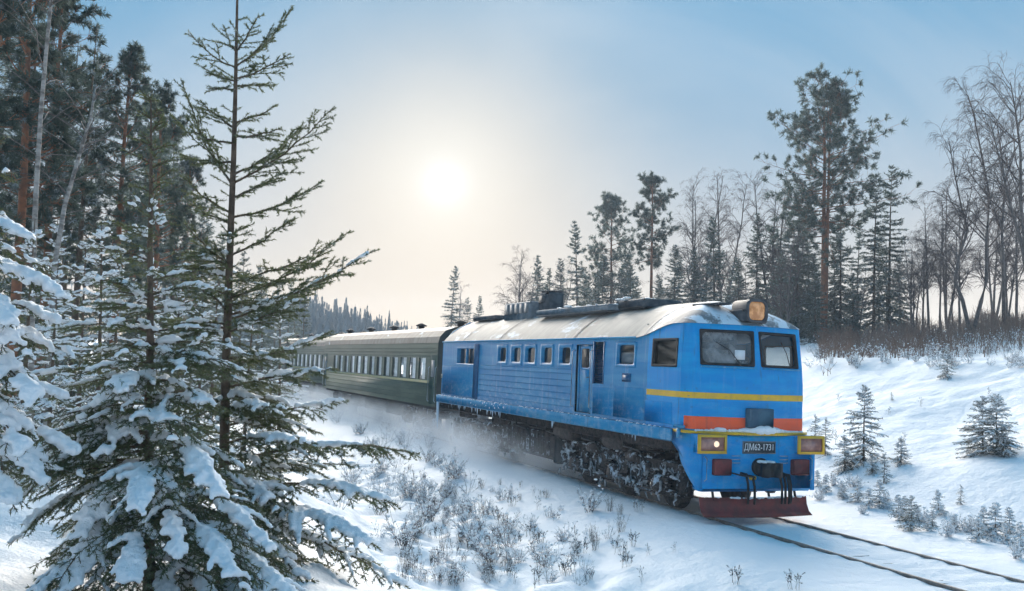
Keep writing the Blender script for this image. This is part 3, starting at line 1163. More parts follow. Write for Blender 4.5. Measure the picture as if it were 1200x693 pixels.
# lamps
def buffer_lamp(yc, lit):
    b = MB().box(.30, .50, yc - .31, yc + .31, 1.35, 1.715, .02)
    o = b.build('buffer_lamp', M_BLUE, loco)
    f = MB().ring(.49, .535, yc - .33, yc + .33, 1.35, 1.73, .055)
    f.build('lamp_frame', M_YELLOW, o)
    MB().box(.500, .512, yc - .27, yc + .27, 1.41, 1.67).build('lens', M_LENS, o)
    d = MB()
    d.lathe([(0, .062), (.015, .055), (.028, .03), (.032, .001)], (.512, yc + lit, 1.54), (1, 0, 0), 16)
    d.build('bulb', M_BULB if lit > 0 else M_LENS, o)


buffer_lamp(-1.20, .10)
buffer_lamp(1.20, -.13)
hl = MB().box(-.50, .16, -.30, .32, 4.02, 4.30, .04).build('headlight', M_DGREY, loco)
rq = round_rect(.50, .48, .13)
rings = []
for x_, k_ in ((-.42, .86), (-.38, .98), (.14, 1.0), (.20, 1.02), (.20, .84), (.15, .80)):
    rings.append(np.column_stack([np.full(len(rq), x_), rq[:, 0] * k_ + .03, rq[:, 1] * k_ + 4.27]))
nq = len(rq)
jq = np.arange(nq)
kq = (jq + 1) % nq
MB().add(np.concatenate(rings), None, np.concatenate([np.stack([jq + i_ * nq, kq + i_ * nq, kq + (i_ + 1) * nq, jq + (i_ + 1) * nq], -1) for i_ in range(5)])).build('housing', M_DGREY, hl)
lr = [np.column_stack([np.full(nq, x_), rq[:, 0] * k_ + .03, rq[:, 1] * k_ + 4.27]) for x_, k_ in ((.155, .81), (.185, .60), (.20, .32), (.204, .02))]
MB().add(np.concatenate(lr), None, np.concatenate([np.stack([jq + i_ * nq, kq + i_ * nq, kq + (i_ + 1) * nq, jq + (i_ + 1) * nq], -1) for i_ in range(3)])).build('lens', M_HEAD, hl, True)
MB().box(-1.3, -.25, -.62, -.30, 4.40, 4.44, .01).build('lamp_bracket', M_DGREY, loco)

# number plate
MB().box(.381, .393, -.395, .395, 1.35, 1.59, .006).build('number_plate', M_DGREY, loco)
pf = MB().ring(.384, .400, -.40, .40, 1.345, 1.595, .02)
pf.build('plate_border', M_GREY, loco)
fc = bpy.data.curves.new('plate_lettering', 'FONT')
fc.body = '\u0414\u041c62-1731'
fc.size = .185
fc.extrude = .003
fc.align_x = 'CENTER'
fc.align_y = 'CENTER'
fc.materials.append(M_WHITE)
ft = bpy.data.objects.new('plate_lettering_outline', fc)
COL.objects.link(ft)
bpy.context.view_layer.update()
lm = bpy.data.meshes.new_from_object(ft.evaluated_get(bpy.context.evaluated_depsgraph_get()))
bpy.data.objects.remove(ft)
if not lm.materials:
    lm.materials.append(M_WHITE)
ft = bpy.data.objects.new('plate_lettering', lm)
COL.objects.link(ft)
ft['kind'] = 'stuff'
ft.parent = loco
ft.location = (.398, 0, 1.472)
ft.rotation_euler = (PI / 2, 0, PI / 2)
ft.scale = (.80, 1.0, 1.0)

# maroon buffer pads, coupler, hoses, steps, handrails
for y in (-.92, .98):
    b = MB().box(.38, .52, y - .20, y + .20, .92, 1.24, .02).build('buffer_pad', M_MAROON, loco)
cp_ = MB()
cp_.box(.30, .62, -.13, .13, .93, 1.22, .04)
cp_.prism([(.58, -.12), (.84, -.23), (.94, -.17), (.86, -.05), (.83, .05), (.95, .10), (.90, .21), (.66, .18), (.58, .12)], 2, .92, 1.20)
cp_.lathe([(-.05, .001), (-.05, .17), (.06, .19), (.06, .001)], (.42, 0, 1.08), (1, 0, 0), 16)
cpl = cp_.build('coupler', M_BLACK, loco)
MB().tube([(.45, -.75, .98), (.62, -.55, .93), (.62, -.25, .90)], .018, 6).build('uncoupling_lever', M_BLACK, loco)
cs = MB()
blobs(cs, [[.7 + rgn.uniform(-.10, .12), rgn.uniform(-.15, .15), 1.21] for k in range(14)], rgn.uniform(.04, .07, 14), .5)
fuse(cs.build('coupler_snow', M_CAP, loco), .015, 3)
for y, x in ((-.42, .55), (-.30, .60), (.36, .60), (.46, .58), (.62, .55), (.52, .62)):
    h = MB()
    z0 = .95 + rgn.uniform(-.05, .1)
    h.tube([(.38, y, z0), (x, y + .01, z0), (x + .06, y + .02, z0 - .2), (x + .03, y + .05, .48), (x - .02, y + .08, .36)], [.03, .03, .027, .027, .022], 6)
    h.build('brake_hose', M_RUBBER, loco)
MB().box(.55, .62, -.36, -.20, .84, .92, .02).build('cock_handle', M_YELLOW, loco)
for y in (-1.28, 1.28):
    MB().tube([(.38, y, 1.28), (.46, y, 1.24), (.46, y, .84), (.38, y, .80)], .012, 6).build('handrail', M_CHROME, loco)
for y in (-.55, .62):
    for k in range(3):
        MB().tube([(.385, y - .10, 1.30 - .07 * k), (.42, y, 1.30 - .07 * k), (.385, y + .10, 1.30 - .07 * k)], .008, 5).build('bracket', M_CHROME, loco)
MB().box(-.40, -.06, -1.56, -HW, 1.80, 1.86, .01).box(-.26, -.20, -1.56, -HW - .01, 1.60, 1.80).build('step_bracket', M_BLUE_SILL, loco)
# snow plough
pl = MB()
yy = np.linspace(-1.30, 1.30, 9)
prof = [(.0, .46), (.03, .30), (.10, .17), (.22, .10)]
P = []
for y in yy:
    bow = .42 - .16 * (abs(y) / 1.30) ** 1.5
    P.append([(bow + a, y, z) for a, z in prof])
for y in yy:
    bow = .42 - .16 * (abs(y) / 1.30) ** 1.5
    P.append([(bow + a - .03, y, z) for a, z in prof])
V = np.array(P)
n = len(prof)
f = []
for i in range(8):
    for j in range(n - 1):
        f.append([i * n + j, (i + 1) * n + j, (i + 1) * n + j + 1, i * n + j + 1])
        f.append([(i + 9) * n + j, (i + 10) * n + j, (i + 10) * n + j + 1, (i + 9) * n + j + 1])
    for j in (0, n - 1):
        f.append([i * n + j, (i + 1) * n + j, (i + 10) * n + j, (i + 9) * n + j])
for i in (0, 8):
    for j in range(n - 1):
        f.append([i * n + j, i * n + j + 1, (i + 9) * n + j + 1, (i + 9) * n + j])
pl.add(V.reshape(-1, 3), None, f)
pw = pl.build('snow_plough', M_MAROON, loco)
for y in (-1.0, -.35, .35, 1.0):
    MB().tube([(.22, y, .70), (.30, y, .40)], .028, 6).build('plough_stay', M_BLACK, pw)
ps = MB()
for k in range(60):
    y = rgn.uniform(-1.28, 1.25)
    blobs(ps, [[.44 - .16 * (abs(y) / 1.3) ** 1.5 + rgn.uniform(-.05, .02), y, .46]], [rgn.uniform(.015, .05)], .6)
fuse(ps.build('plough_snow', M_CAP, pw), .014, 3)

# roof: from the top edge of the shell over to the crest, domed over the cab
CREST, SPINE_END = 4.55, -1.35


def roof_pt(c, v, off=0.0):
    E = surf(*c, col_top(c))
    E = E + np.array([.05 * c[2], .035 * (1 if c[1] > 0 else -1 if c[1] < 0 else 0) * (1 - c[2]), 0])
    S = np.array([min(E[0], SPINE_END), 0, CREST])
    a = .62 * v + .38 * (1 - math.cos(v * PI / 2))
    b = .40 * v + .60 * math.sin(v * PI / 2)
    p = E + (S - E) * a
    p[2] = E[2] + (CREST - E[2]) * b + off
    return p


VS = np.linspace(0, 1, 9)


def roof_mesh(test, name, mat):
    cols = []
    for A, B in zip(OUT[:-1], OUT[1:]):
        if test((A[0] + B[0]) / 2):
            cols.append((A, B))
    mb = MB()
    for A, B in cols:
        mb.add([roof_pt(A, v) for v in VS] + [roof_pt(B, v) for v in VS], None, [[i, i + 9, i + 10, i + 1] for i in range(8)])
    o = mb.build(name, mat, loco, True)
    return o


roof = roof_mesh(lambda x: x < -1.9, 'roof', M_ROOF)
dome = roof_mesh(lambda x: x >= -1.9, 'cab_roof', M_DOME)


def roof_band(x0, x1, lo, hi, off, name, mat, parent, near_only=False):
    mb = MB()
    vs = np.linspace(lo, hi, 8)
    for sg in ((-1,) if near_only else (-1, 1)):
        a = [roof_pt((x0, sg * HW, 0), v, off) for v in vs]
        b = [roof_pt((x1, sg * HW, 0), v, off) for v in vs]
        mb.add(a + b, None, [[i, i + 8, i + 9, i + 1] for i in range(7)])
    return mb.build(name, mat, parent)


for x in (-14.3, -10.9, -5.5):
    roof_band(x - .05, x + .05, 0, 1, .02, 'roof_seam', M_DGREY, roof)
roof_band(-1.93, -1.85, 0, 1, .015, 'roof_seam', M_GREY, roof)
MB().box(-16.62, -2.2, -1.525, -1.49, 3.655, 3.70, .008).box(-16.62, -2.2, 1.49, 1.525, 3.655, 3.70, .008).build('gutter', M_BLUE_SILL, roof)
# roof equipment
eq = MB().box(-13.2, -11.0, -.48, .48, 4.3, 4.98, .05)
for k in range(5):
    eq.box(-13.05 + k * .42, -12.77 + k * .42, -.50, -.48, 4.62, 4.92)
eq.build('fan_housing', M_GREY, loco)
tw = MB().box(-10.72, -10.05, -.32, .34, 4.3, 5.26, .10)
tw.box(-10.62, -10.15, -.335, -.32, 4.9, 5.12).box(-10.66, -10.11, -.27, .29, 5.255, 5.285, .01)
tw.build('exhaust_box', M_DGREY, loco)
MB().box(-9.7, -5.0, -.80, .55, 4.42, 4.61, .03).build('roof_walkway', M_GREY, loco)
MB().box(-4.95, -3.6, -.55, .55, 4.45, 4.70, .05).build('roof_hatch', M_DGREY, loco)
MB().box(-16.3, -14.0, -.5, .5, 4.48, 4.64, .03).build('rear_hatch', M_DGREY, loco)
rsn = MB()
for k in range(60):
    x = rgn.uniform(-9.4, -3.7)
    blobs(rsn, [[x, rgn.uniform(-.85, .3), 4.62 if x < -5 else 4.70]], [rgn.uniform(.04, .12)], .3)
rsn.build('roof_snow', M_CAP, loco, True)


# running gear
def coil(mb, x, y, z0, z1, r, turns=5, wire=.022):
    t = np.linspace(0, 1, turns * 8)
    mb.tube(np.stack([x + r * np.cos(t * turns * 2 * PI), y + r * np.sin(t * turns * 2 * PI), z0 + (z1 - z0) * t], -1), wire, 4)


def wheel_mesh(r, w):
    mb = MB()
    mb.lathe([(0, .09), (0, .12), (.02, .14), (.02, .34), (0, .40), (-.01, r), (w, r + .01), (w + .03, r + .03), (w + .05, r + .03), (w + .05, .1)], (0, 0, 0), (0, 1, 0), 28)
    return mb.mesh('wheel', M_IRON2)


WH = wheel_mesh(.50, .12)


def bogie(parent, xc, axles, seed, wb=2.1, mat=M_IRON, snow=True):
    rg = np.random.default_rng(seed)
    b = MB()
    L = wb * (axles - 1) / 2
    for sg in (-1, 1):
        y0, y1 = sorted((sg * 1.02, sg * 1.16))
        b.box(xc - L - .75, xc + L + .75, y0, y1, .78, 1.02, .03)
        for k in range(axles - 1):
            x = xc - L + wb * (k + .5)
            b.box(x - .36, x + .36, y0 - .01, y1 + .01, .40, .80, .05)
        b.box(xc - L - .9, xc - L - .72, sg * 1.1 - .1, sg * 1.1 + .1, .40, 1.0, .03)
        b.box(xc + L + .72, xc + L + .9, sg * 1.1 - .1, sg * 1.1 + .1, .40, 1.0, .03)
    for x in (xc - L - .8, xc, xc + L + .8):
        b.box(x - .12, x + .12, -1.02, 1.02, .70, .98, .03)
    o = b.build('bogie', mat, parent)
    for k in range(axles):
        x = xc - L + wb * k
        for sg in (-1, 1):
            w = bpy.data.objects.new('wheel', WH)
            COL.objects.link(w)
            w.parent = o
            w.location = (x, sg * .84, .5)
            w.rotation_euler = (0, rg.uniform(0, 6), 0 if sg < 0 else PI)
            ab = MB().box(x - .20, x + .20, sg * 1.16 - .12, sg * 1.16 + .12, .33, .70, .05)
            ab.lathe([(0, .15), (.05, .14), (.06, .001)], (x, sg * 1.28, .5), (0, sg, 0), 14)
            ab.build('axle_box', mat, o)
        for sg in (-1, 1):
            for dx in (-.32, .32):
                s_ = MB()
                coil(s_, x + dx, sg * 1.17, .48, .80, .085)
                s_.build('spring', M_IRON2, o)
        for dx in (-.60, .60):
            MB().box(x + dx - .05, x + dx + .05, -1.0, -.72, .28, .72, .02).build('brake_shoe', mat, o)
            MB().tube([(x + dx, -1.08, .95), (x + dx, -1.12, .30)], .03, 5).build('brake_hanger', mat, o)
    for x in (xc - 1.05, xc + 1.0):
        MB().lathe([(-.22, .001), (-.22, .13), (.22, .13), (.22, .001)], (x, -1.22, .98), (1, 0, 0), 14).build('brake_cylinder', mat, o)
    if snow:
        for z_, y_ in ((.27, -1.12), (.36, -1.20)):
            MB().tube([(xc - L - .7, y_, z_ + .05), (xc - L * .5, y_, z_), (xc + L * .5, y_, z_), (xc + L + .7, y_, z_ + .05)], .035, 6).build('brake_rod', mat, o)
        for x_ in (xc - 1.55, xc - .55, xc + .5, xc + 1.55):
            MB().box(x_ - .17, x_ + .17, -1.27, -1.16, .52, .94, .04).build('damper', mat, o)
        c = MB()
        for k in range(230):
            x = xc + rg.uniform(-L - .9, L + .9)
            ledge = rg.random() < .45
            z = rg.choice([1.03, .81, .72, .42]) + rg.uniform(-.02, .02) if ledge else rg.uniform(.25, .95)
            y = -1.17 + rg.uniform(-.14, .06)
            r = rg.uniform(.016, .042)
            m = rg.integers(3, 10)
            d = np.array([1.0, rg.normal(0, .2), rg.normal(0, .12)]) if ledge else np.array([rg.normal(0, .35), rg.normal(0, .2), -1.0])
            blobs(c, [np.array([x, y, z]) + d * r * .75 * q + rg.normal(0, r * .25, 3) for q in range(m)], [r * (1 - .06 * q) * rg.uniform(.7, 1.15) for q in range(m)], .85)
        fuse(c.build('snow_crust', M_CRUST, o), .018, 2, .02)
    return o


bogie(loco, -3.6, 3, 1)
bogie(loco, -12.9, 3, 2)
tk = MB().box(-10.3, -6.9, -1.30, 1.30, .42, 1.20, .12)
tank = tk.build('fuel_tank', M_IRON2, loco)
for k in range(9):
    MB().box(-10.2 + k * .37, -10.13 + k * .37, -1.36, -1.29, .48, 1.16, .015).build('tank_rib', M_IRON, tank)
MB().box(-7.05, -6.75, -1.25, 1.25, .35, 1.25, .04).build('tank_end', M_BLACK, tank)
MB().lathe([(-.55, .001), (-.55, .17), (-.45, .2), (.45, .2), (.55, .17), (.55, .001)], (-6.2, -1.24, 1.24), (1, 0, 0), 14).build('air_reservoir', M_IRON2, loco)
MB().lathe([(-.5, .001), (-.5, .15), (-.42, .18), (.42, .18), (.5, .15), (.5, .001)], (-3.4, -1.26, 1.24), (1, 0, 0), 14).build('air_reservoir', M_IRON2, loco)
for (x0, x1, z0) in ((-5.2, -4.5, 1.14), (-2.5, -1.8, 1.16), (-8.6, -7.4, 1.2), (-11.6, -10.8, 1.1), (-14.8, -13.9, 1.1)):
    MB().box(x0, x1, -1.36, -1.0, z0, 1.47, .03).build('equipment_box', M_IRON2, loco)
for k in range(4):
    x = -9.5 + k * 2.2
    MB().tube([(x, -1.38, 1.46), (x + .1, -1.40, 1.2), (x + .8, -1.38, 1.16), (x + 1.0, -1.3, .9)], .025, 6).build('brake_pipe', M_BLACK, loco)


# ------------------------------------------------------------------ green carriages
def carriage(s_front, label, length=20.8, detail=True, seed=5):
    sm = s_front - length / 2
    h = (float(track_shift(sm - 8)) - float(track_shift(sm + 8))) / 16.0
    root = vehicle_frame('passenger_carriage', sm, h)
    tag(root, label, 'carriage', 'green passenger carriages behind the locomotive')
    W, L2 = 1.52, length / 2
    rgc = np.random.default_rng(seed)
    # side walls with openings for narrow panes
    wins = [L2 - 1.9 - k * 1.32 for k in range(int((length - 3.2) / 1.32))]
    z0, zw0, zw1, z1 = 1.22, 2.24, 3.08, 3.66
    for sg in (-1, 1):
        mb = MB()
        edges = sorted({-L2, L2, *[x - .46 for x in wins], *[x + .46 for x in wins]})
        for a, b in zip(edges[:-1], edges[1:]):
            m = (a + b) / 2
            op = any(abs(m - x) < .45 for x in wins)
            for r0, r1 in ((2.14, zw0), (zw0, zw1), (zw1, z1)):
                if op and r0 == zw0:
                    continue
                mb.add([(a, sg * W, r0), (b, sg * W, r0), (b, sg * W, r1), (a, sg * W, r1)], None, [[0, 1, 2, 3]])
        for x in wins:
            for p, q, r, t in ((x - .46, x - .46, zw0, zw1), (x + .46, x + .46, zw0, zw1)):
                mb.add([(p, sg * W, r), (q, sg * (W - .05), r), (q, sg * (W - .05), t), (p, sg * W, t)], None, [[0, 1, 2, 3]])
            mb.add([(x - .46, sg * W, zw0), (x + .46, sg * W, zw0), (x + .46, sg * (W - .05), zw0), (x - .46, sg * (W - .05), zw0)], None, [[0, 1, 2, 3]])
        mb.build('side_wall', M_GREEN, root)
        MB().box(-L2, L2, min(sg * (W - .04), sg * W), max(sg * (W - .04), sg * W), z0, 2.14).build('lower_panel', M_GREEN2, root)
        if sg < 0:
            MB().box(-L2 + .9, L2 - .95, -W - .015, -W, 2.10, 2.20, .004).build('cream_stripe', M_CREAM, root)
            rb = MB()
            for z in (1.40, 1.60, 1.80, 2.0):
                rb.box(-L2 + .9, L2 - .95, -W - .012, -W, z - .015, z + .015, .004)
            for z in (3.15, 3.30, 3.45):
                rb.box(-L2 + .2, L2 - .2, -W - .010, -W, z - .012, z + .012, .004)
            rb.build('side_beading', M_GREEN, root)
            for x in wins:
                wo_ = MB().box(x - .47, x + .47, -W - .008, -W + .0, zw0 - .03, zw0 + .0, .003).box(x - .48, x - .45, -W - .008, -W, zw0, zw1).box(x + .45, x + .48, -W - .008, -W, zw0, zw1)
                wo_ = wo_.build('window', M_GREEN, root)
                MB().add([(x - .455, -W + .03, zw0), (x + .455, -W + .03, zw0), (x + .455, -W + .03, zw1), (x - .455, -W + .03, zw1)], None, [[0, 1, 2, 3]]).build('pane', M_GLASS_C, wo_)
                cu = MB()
                fx = np.linspace(x - .16 + rgc.uniform(-.07, .07), x + .455, 9)
                fy = -W + .046 + .010 * (np.arange(9) % 2)
                cu.add([(a_, b_, zw0) for a_, b_ in zip(fx, fy)] + [(a_, b_, zw1) for a_, b_ in zip(fx, fy)], None, [[i_, i_ + 1, i_ + 10, i_ + 9] for i_ in range(8)])
                cu.build('curtain', M_CURTAIN, wo_)
    # end doors on the side, corner posts
    for e in (-1, 1):
        x = e * (L2 - .5)
        d = MB().box(x - .36, x + .36, -W - .01, -W + .03, 1.30, 3.20, .01).build('side_door', M_GREEN, root)
        MB().box(x - .2, x + .2, -W - .016, -W - .008, 2.35, 3.0).build('door_glass', M_GREY, d)
        for xx in (x - .42, x + .42):
            MB().tube([(xx, -W, 1.4), (xx, -W - .05, 1.45), (xx, -W - .05, 2.7), (xx, -W, 2.75)], .018, 5).build('grab_rail', M_CHROME, d)
    # ends
    sec = [(-W, z0), (-W, z1), (-W * .96, 3.90), (-W * .82, 4.14), (-W * .5, 4.33), (0, 4.40), (W * .5, 4.33), (W * .82, 4.14), (W * .96, 3.90), (W, z1), (W, z0)]
    for e in (-1, 1):
        en = MB().prism(sec, 0, e * L2 - .03, e * L2 + .03)
        en.build('end_wall', M_DGREEN, root)
        g = MB()
        for k in range(6):
            a = e * (L2 + .06 + k * .1)
            g.box(a - .03, a + .03, -.62, -.50, 1.25, 3.45).box(a - .03, a + .03, .50, .62, 1.25, 3.45).box(a - .03, a + .03, -.62, .62, 3.45, 3.58)
        g.build('bellows_folds', M_RUBBER, root)
    top = sec[1:-1]
    mb = MB()
    for a, b in zip(top[:-1], top[1:]):
        mb.add([(-L2 - .02, a[0] * 1.01, a[1] + .01), (L2 + .02, a[0] * 1.01, a[1] + .01), (L2 + .02, b[0] * 1.01, b[1] + .01), (-L2 - .02, b[0] * 1.01, b[1] + .01)], None, [[0, 1, 2, 3]])
    rf = mb.build('roof', M_CARROOF, root, True)
    for x in (-L2 + 1.2, -L2 + 6, 0, L2 - 6, L2 - .8):
        v = MB()
        v.lathe([(0, .14), (.16, .14), (.16, .24), (.20, .26), (.30, .06), (.30, .001)], (x, -.35, 4.33), (0, 0, 1), 12)
        v.build('roof_vent', M_BLACK, rf)
    MB().box(-L2, L2, -1.3, 1.3, 1.08, 1.24, .02).build('underframe', M_BLACK, root)
    for (x0, x1) in ((-4.5, -2.6), (-1.5, 1.0), (2.4, 4.6)):
        MB().box(x0, x1, -1.25, -.6, .55, 1.08, .04).build('equipment_box', M_BLACK, root)
    for x in (-L2 + 3.4, L2 - 3.4):
        bogie(root, x, 2, 7, 2.4, M_IRON, False)
    return root


carriage(-18.35, 'green passenger carriage with pale curtains coupled right behind the blue locomotive')
carriage(-40.4, 'second green carriage mostly hidden behind the foreground spruce', seed=9)


# ------------------------------------------------------------------ vegetation builders
def unit(v):
    return v / (np.linalg.norm(v) + 1e-12)


def needles(mb, P0, P1, density, length, width, rng, spread=.9):
    """single-triangle needles all round the twigs P0 -> P1"""
    P0, P1 = np.asarray(P0), np.asarray(P1)
    D = P1 - P0
    L = np.linalg.norm(D, axis=1)
    cnt = rng.poisson(np.maximum(L * density, .6))
    idx = np.repeat(np.arange(len(L)), cnt)
    N = len(idx)
    if N == 0:
        return
    T = D / (L[:, None] + 1e-9)
    t = rng.random(N)
    base = P0[idx] + D[idx] * t[:, None]
    ax = T[idx]
    ref = np.where(np.abs(ax[:, 2:3]) < .9, np.array([[0, 0, 1.0]]), np.array([[1.0, 0, 0]]))
    A = np.cross(ax, ref)
    A /= np.linalg.norm(A, axis=1, keepdims=True)
    B = np.cross(ax, A)
    ph = rng.random(N) * 2 * PI
    rad = np.cos(ph)[:, None] * A + np.sin(ph)[:, None] * B
    sp = spread * rng.uniform(.6, 1.2, N)
    dirn = ax * np.cos(sp)[:, None] + rad * np.sin(sp)[:, None]
    side = np.cross(dirn, rng.normal(size=(N, 3)))
    side /= np.linalg.norm(side, axis=1, keepdims=True) + 1e-9
    ln = length * rng.uniform(.7, 1.25, N)
    w = width * .5
    v = np.stack([base - side * w, base + side * w, base + dirn * ln[:, None]], 1).reshape(-1, 3)
    mb.add(v, np.arange(3 * N).reshape(-1, 3))


class Twigs:
    """collects straight twig pieces and builds them as thin three-sided sticks"""

    def __init__(self):
        self.a, self.b, self.ra, self.rb, self.leaf = [], [], [], [], []

    def path(self, P, r0, r1, leaf=True):
        n = len(P) - 1
        r = np.linspace(r0, r1, n + 1)
        for i in range(n):
            self.a.append(P[i])
            self.b.append(P[i + 1])
            self.ra.append(r[i])
            self.rb.append(r[i + 1])
            self.leaf.append(leaf)

    def wood(self, mb, rmin=0.0):
        a, b = np.array(self.a), np.array(self.b)
        ra, rb = np.maximum(np.array(self.ra), rmin), np.maximum(np.array(self.rb), rmin)
        D = b - a
        T = D / (np.linalg.norm(D, axis=1, keepdims=True) + 1e-9)
        ref = np.where(np.abs(T[:, 2:3]) < .9, np.array([[0, 0, 1.0]]), np.array([[1.0, 0, 0]]))
        A = np.cross(T, ref)
        A /= np.linalg.norm(A, axis=1, keepdims=True)
        B = np.cross(T, A)
        rings = []
        for p, r in ((a, ra), (b, rb)):
            for k in range(3):
                th = 2 * PI * k / 3
                rings.append(p + r[:, None] * (math.cos(th) * A + math.sin(th) * B))
        v = np.stack(rings, 1).reshape(-1, 3)
        o = (np.arange(len(a)) * 6)[:, None, None]
        f = np.array([[0, 1, 4, 3], [1, 2, 5, 4], [2, 0, 3, 5]])[None] + o
        mb.add(v, None, f.reshape(-1, 4))

    def leafy(self):
        m = np.array(self.leaf, bool)
        return np.array(self.a)[m], np.array(self.b)[m]


def bough(tw, snow, p0, az, L, e0, e1, rng, gap=.06, lat=.5, load=0.0, tert=True, path=None, up_twigs=0.0, lat_max=.6, base_r=None):
    """one spruce branch: curved spine with side twigs lying in its plane, snow along its upper side"""
    n = 9
    if path is None:
        P = [np.array(p0, float)]
        wob = rng.normal(0, .10)
        for i in range(n - 1):
            t = i / (n - 2)
            e = e0 + (e1 - e0) * t
            a = az + wob * t + rng.normal(0, .03)
            P.append(P[-1] + L / (n - 1) * np.array([math.cos(e) * math.cos(a), math.cos(e) * math.sin(a), math.sin(e)]))
        P = np.array(P)
    else:
        P = path
        n = len(P)
        L = float(np.linalg.norm(np.diff(P, axis=0), axis=1).sum())
    br = base_r or (.005 + .0075 * L)
    tw.path(P, br, .003, True)
    cum = np.linspace(0, 1, n)
    nl = max(3, int(L * .88 / gap))
    for k in range(nl):
        t = .10 + .88 * (k + rng.uniform(0, .8)) / nl
        i = min(n - 2, int(t * (n - 1)))
        fpos = t * (n - 1) - i
        p = P[i] * (1 - fpos) + P[i + 1] * fpos
        T = unit(P[i + 1] - P[i])
        S = unit(np.cross(T, np.array([0, 0, 1.0])))
        Nn = np.cross(S, T)
        sg = 1 if k % 2 else -1
        ll = min(lat_max, (lat * L * (1 - t) ** .8 * min(1.0, .35 + 2.2 * t) + .05)) * rng.uniform(.45, 1.25)
        ang = rng.uniform(.75, 1.05)
        lift = rng.normal(-.10, .14) + up_twigs
        d = unit(T * math.cos(ang) + S * sg * math.sin(ang) + Nn * lift)
        Q = [p]
        dr = d.copy()
        m = 4
        for q in range(m - 1):
            Q.append(Q[-1] + dr * ll / (m - 1))
            dr = unit(dr + T * .16 + np.array([0, 0, -.26 if load > .3 else -.05]) + rng.normal(0, .05, 3))
        Q = np.array(Q)
        tw.path(Q, .0035, .0018)
        if tert and ll > .14:
            nt = int(ll / .055)
            for j in range(1, nt):
                tt = j / nt
                ii_ = min(m - 2, int(tt * (m - 1)))
                fp = tt * (m - 1) - ii_
                pq = Q[ii_] * (1 - fp) + Q[ii_ + 1] * fp
                TT = unit(Q[ii_ + 1] - Q[ii_])
                SS = unit(np.cross(TT, Nn))
                l3 = (.05 + .42 * ll * (1 - tt)) * rng.uniform(.5, 1.1)
                d3 = unit(TT * .65 + SS * (1 if j % 2 else -1) * .75 + Nn * rng.normal(0, .15) + np.array([0, 0, -.15]))
                tw.path(np.array([pq, pq + d3 * l3]), .002, .0015)
        if load > 0 and snow is not None and rng.random() < min(1.0, load) * .72:
            r = (.013 + .018 * load) * rng.uniform(.7, 1.3)
            lim = rng.uniform(.35, .95)
            c = np.linspace(.05, lim, max(2, int(ll * lim / (r * .8))))
            for tt in c:
                ii_ = min(m - 2, int(tt * (m - 1)))
                fp = tt * (m - 1) - ii_
                snow.append((Q[ii_] * (1 - fp) + Q[ii_ + 1] * fp + np.array([0, 0, r * .55]), r * (1.15 - .5 * tt)))
    if load > 0 and snow is not None:
        r0 = .017 + .036 * load
        t = rng.uniform(.05, .3)
        ph = rng.uniform(0, 6)
        while t < .97:
            i = min(n - 2, int(t * (n - 1)))
            fpos = t * (n - 1) - i
            p = P[i] * (1 - fpos) + P[i + 1] * fpos
            k = .5 + .5 * math.sin(t * 9 + ph)
            r = r0 * (.45 + .75 * k) * (1.1 - .45 * t)
            T = unit(P[i + 1] - P[i])
            S = unit(np.cross(T, np.array([0, 0, 1.0])))
            if k > .32:
                wd = r * (1.0 + .7 * load)
                for off in ((0,) if load < .45 else (-1, 0, 1) if rng.random() < .6 else (0,)):
                    snow.append((p + S * off * wd * rng.uniform(.6, 1.1) + np.array([0, 0, r * (.55 - .35 * abs(off))]) + rng.normal(0, r * .15, 3),
                                 r * (1.0 if off == 0 else .8)))
            t += max(.012, r * .55 / max(L, .2))
    return P


def snow_mesh(snow, name, parent, voxel, smooth=4, squash=1.0):
    if not snow:
        return None
    mb = MB()
    blobs(mb, np.array([c for c, r in snow]), np.array([r for c, r in snow]), squash)
    return fuse(mb.build(name, M_CAP, parent), voxel, smooth, .05)


def finish_tree(root, base, trunk_pts, trunk_r, tw, snow, rng, bark, nmat, dens, nl, nw, voxel=None, twmin=0.0, sides=9, snow_smooth=2, spread=.9):
    MB().tube(np.array(trunk_pts) - base, trunk_r, sides).build('trunk', bark, root, True)
    mb = MB()
    tw.wood(mb, twmin)
    mb.v = [v - base for v in mb.v]
    mb.build('branches', bark, root)
    a, b = tw.leafy()
    nm = MB()
    needles(nm, a - base, b - base, dens, nl, nw, rng, spread)
    nm.build('needles', nmat, root)
    if snow:
        snow_mesh([(c - base, r) for c, r in snow], 'snow_load', root, voxel, snow_smooth)


# ------------------------------------------------------------------ foreground spruces
def lift_path(p0, p1, sag, rng, n=9, depth_bow=0.0):
    t = np.linspace(0, 1, n)[:, None]
    P = p0 * (1 - t) + p1 * t
    P[:, 2] += sag * np.sin(PI * t[:, 0])
    P += rng.normal(0, .008, P.shape) * np.sin(PI * t)
    return P


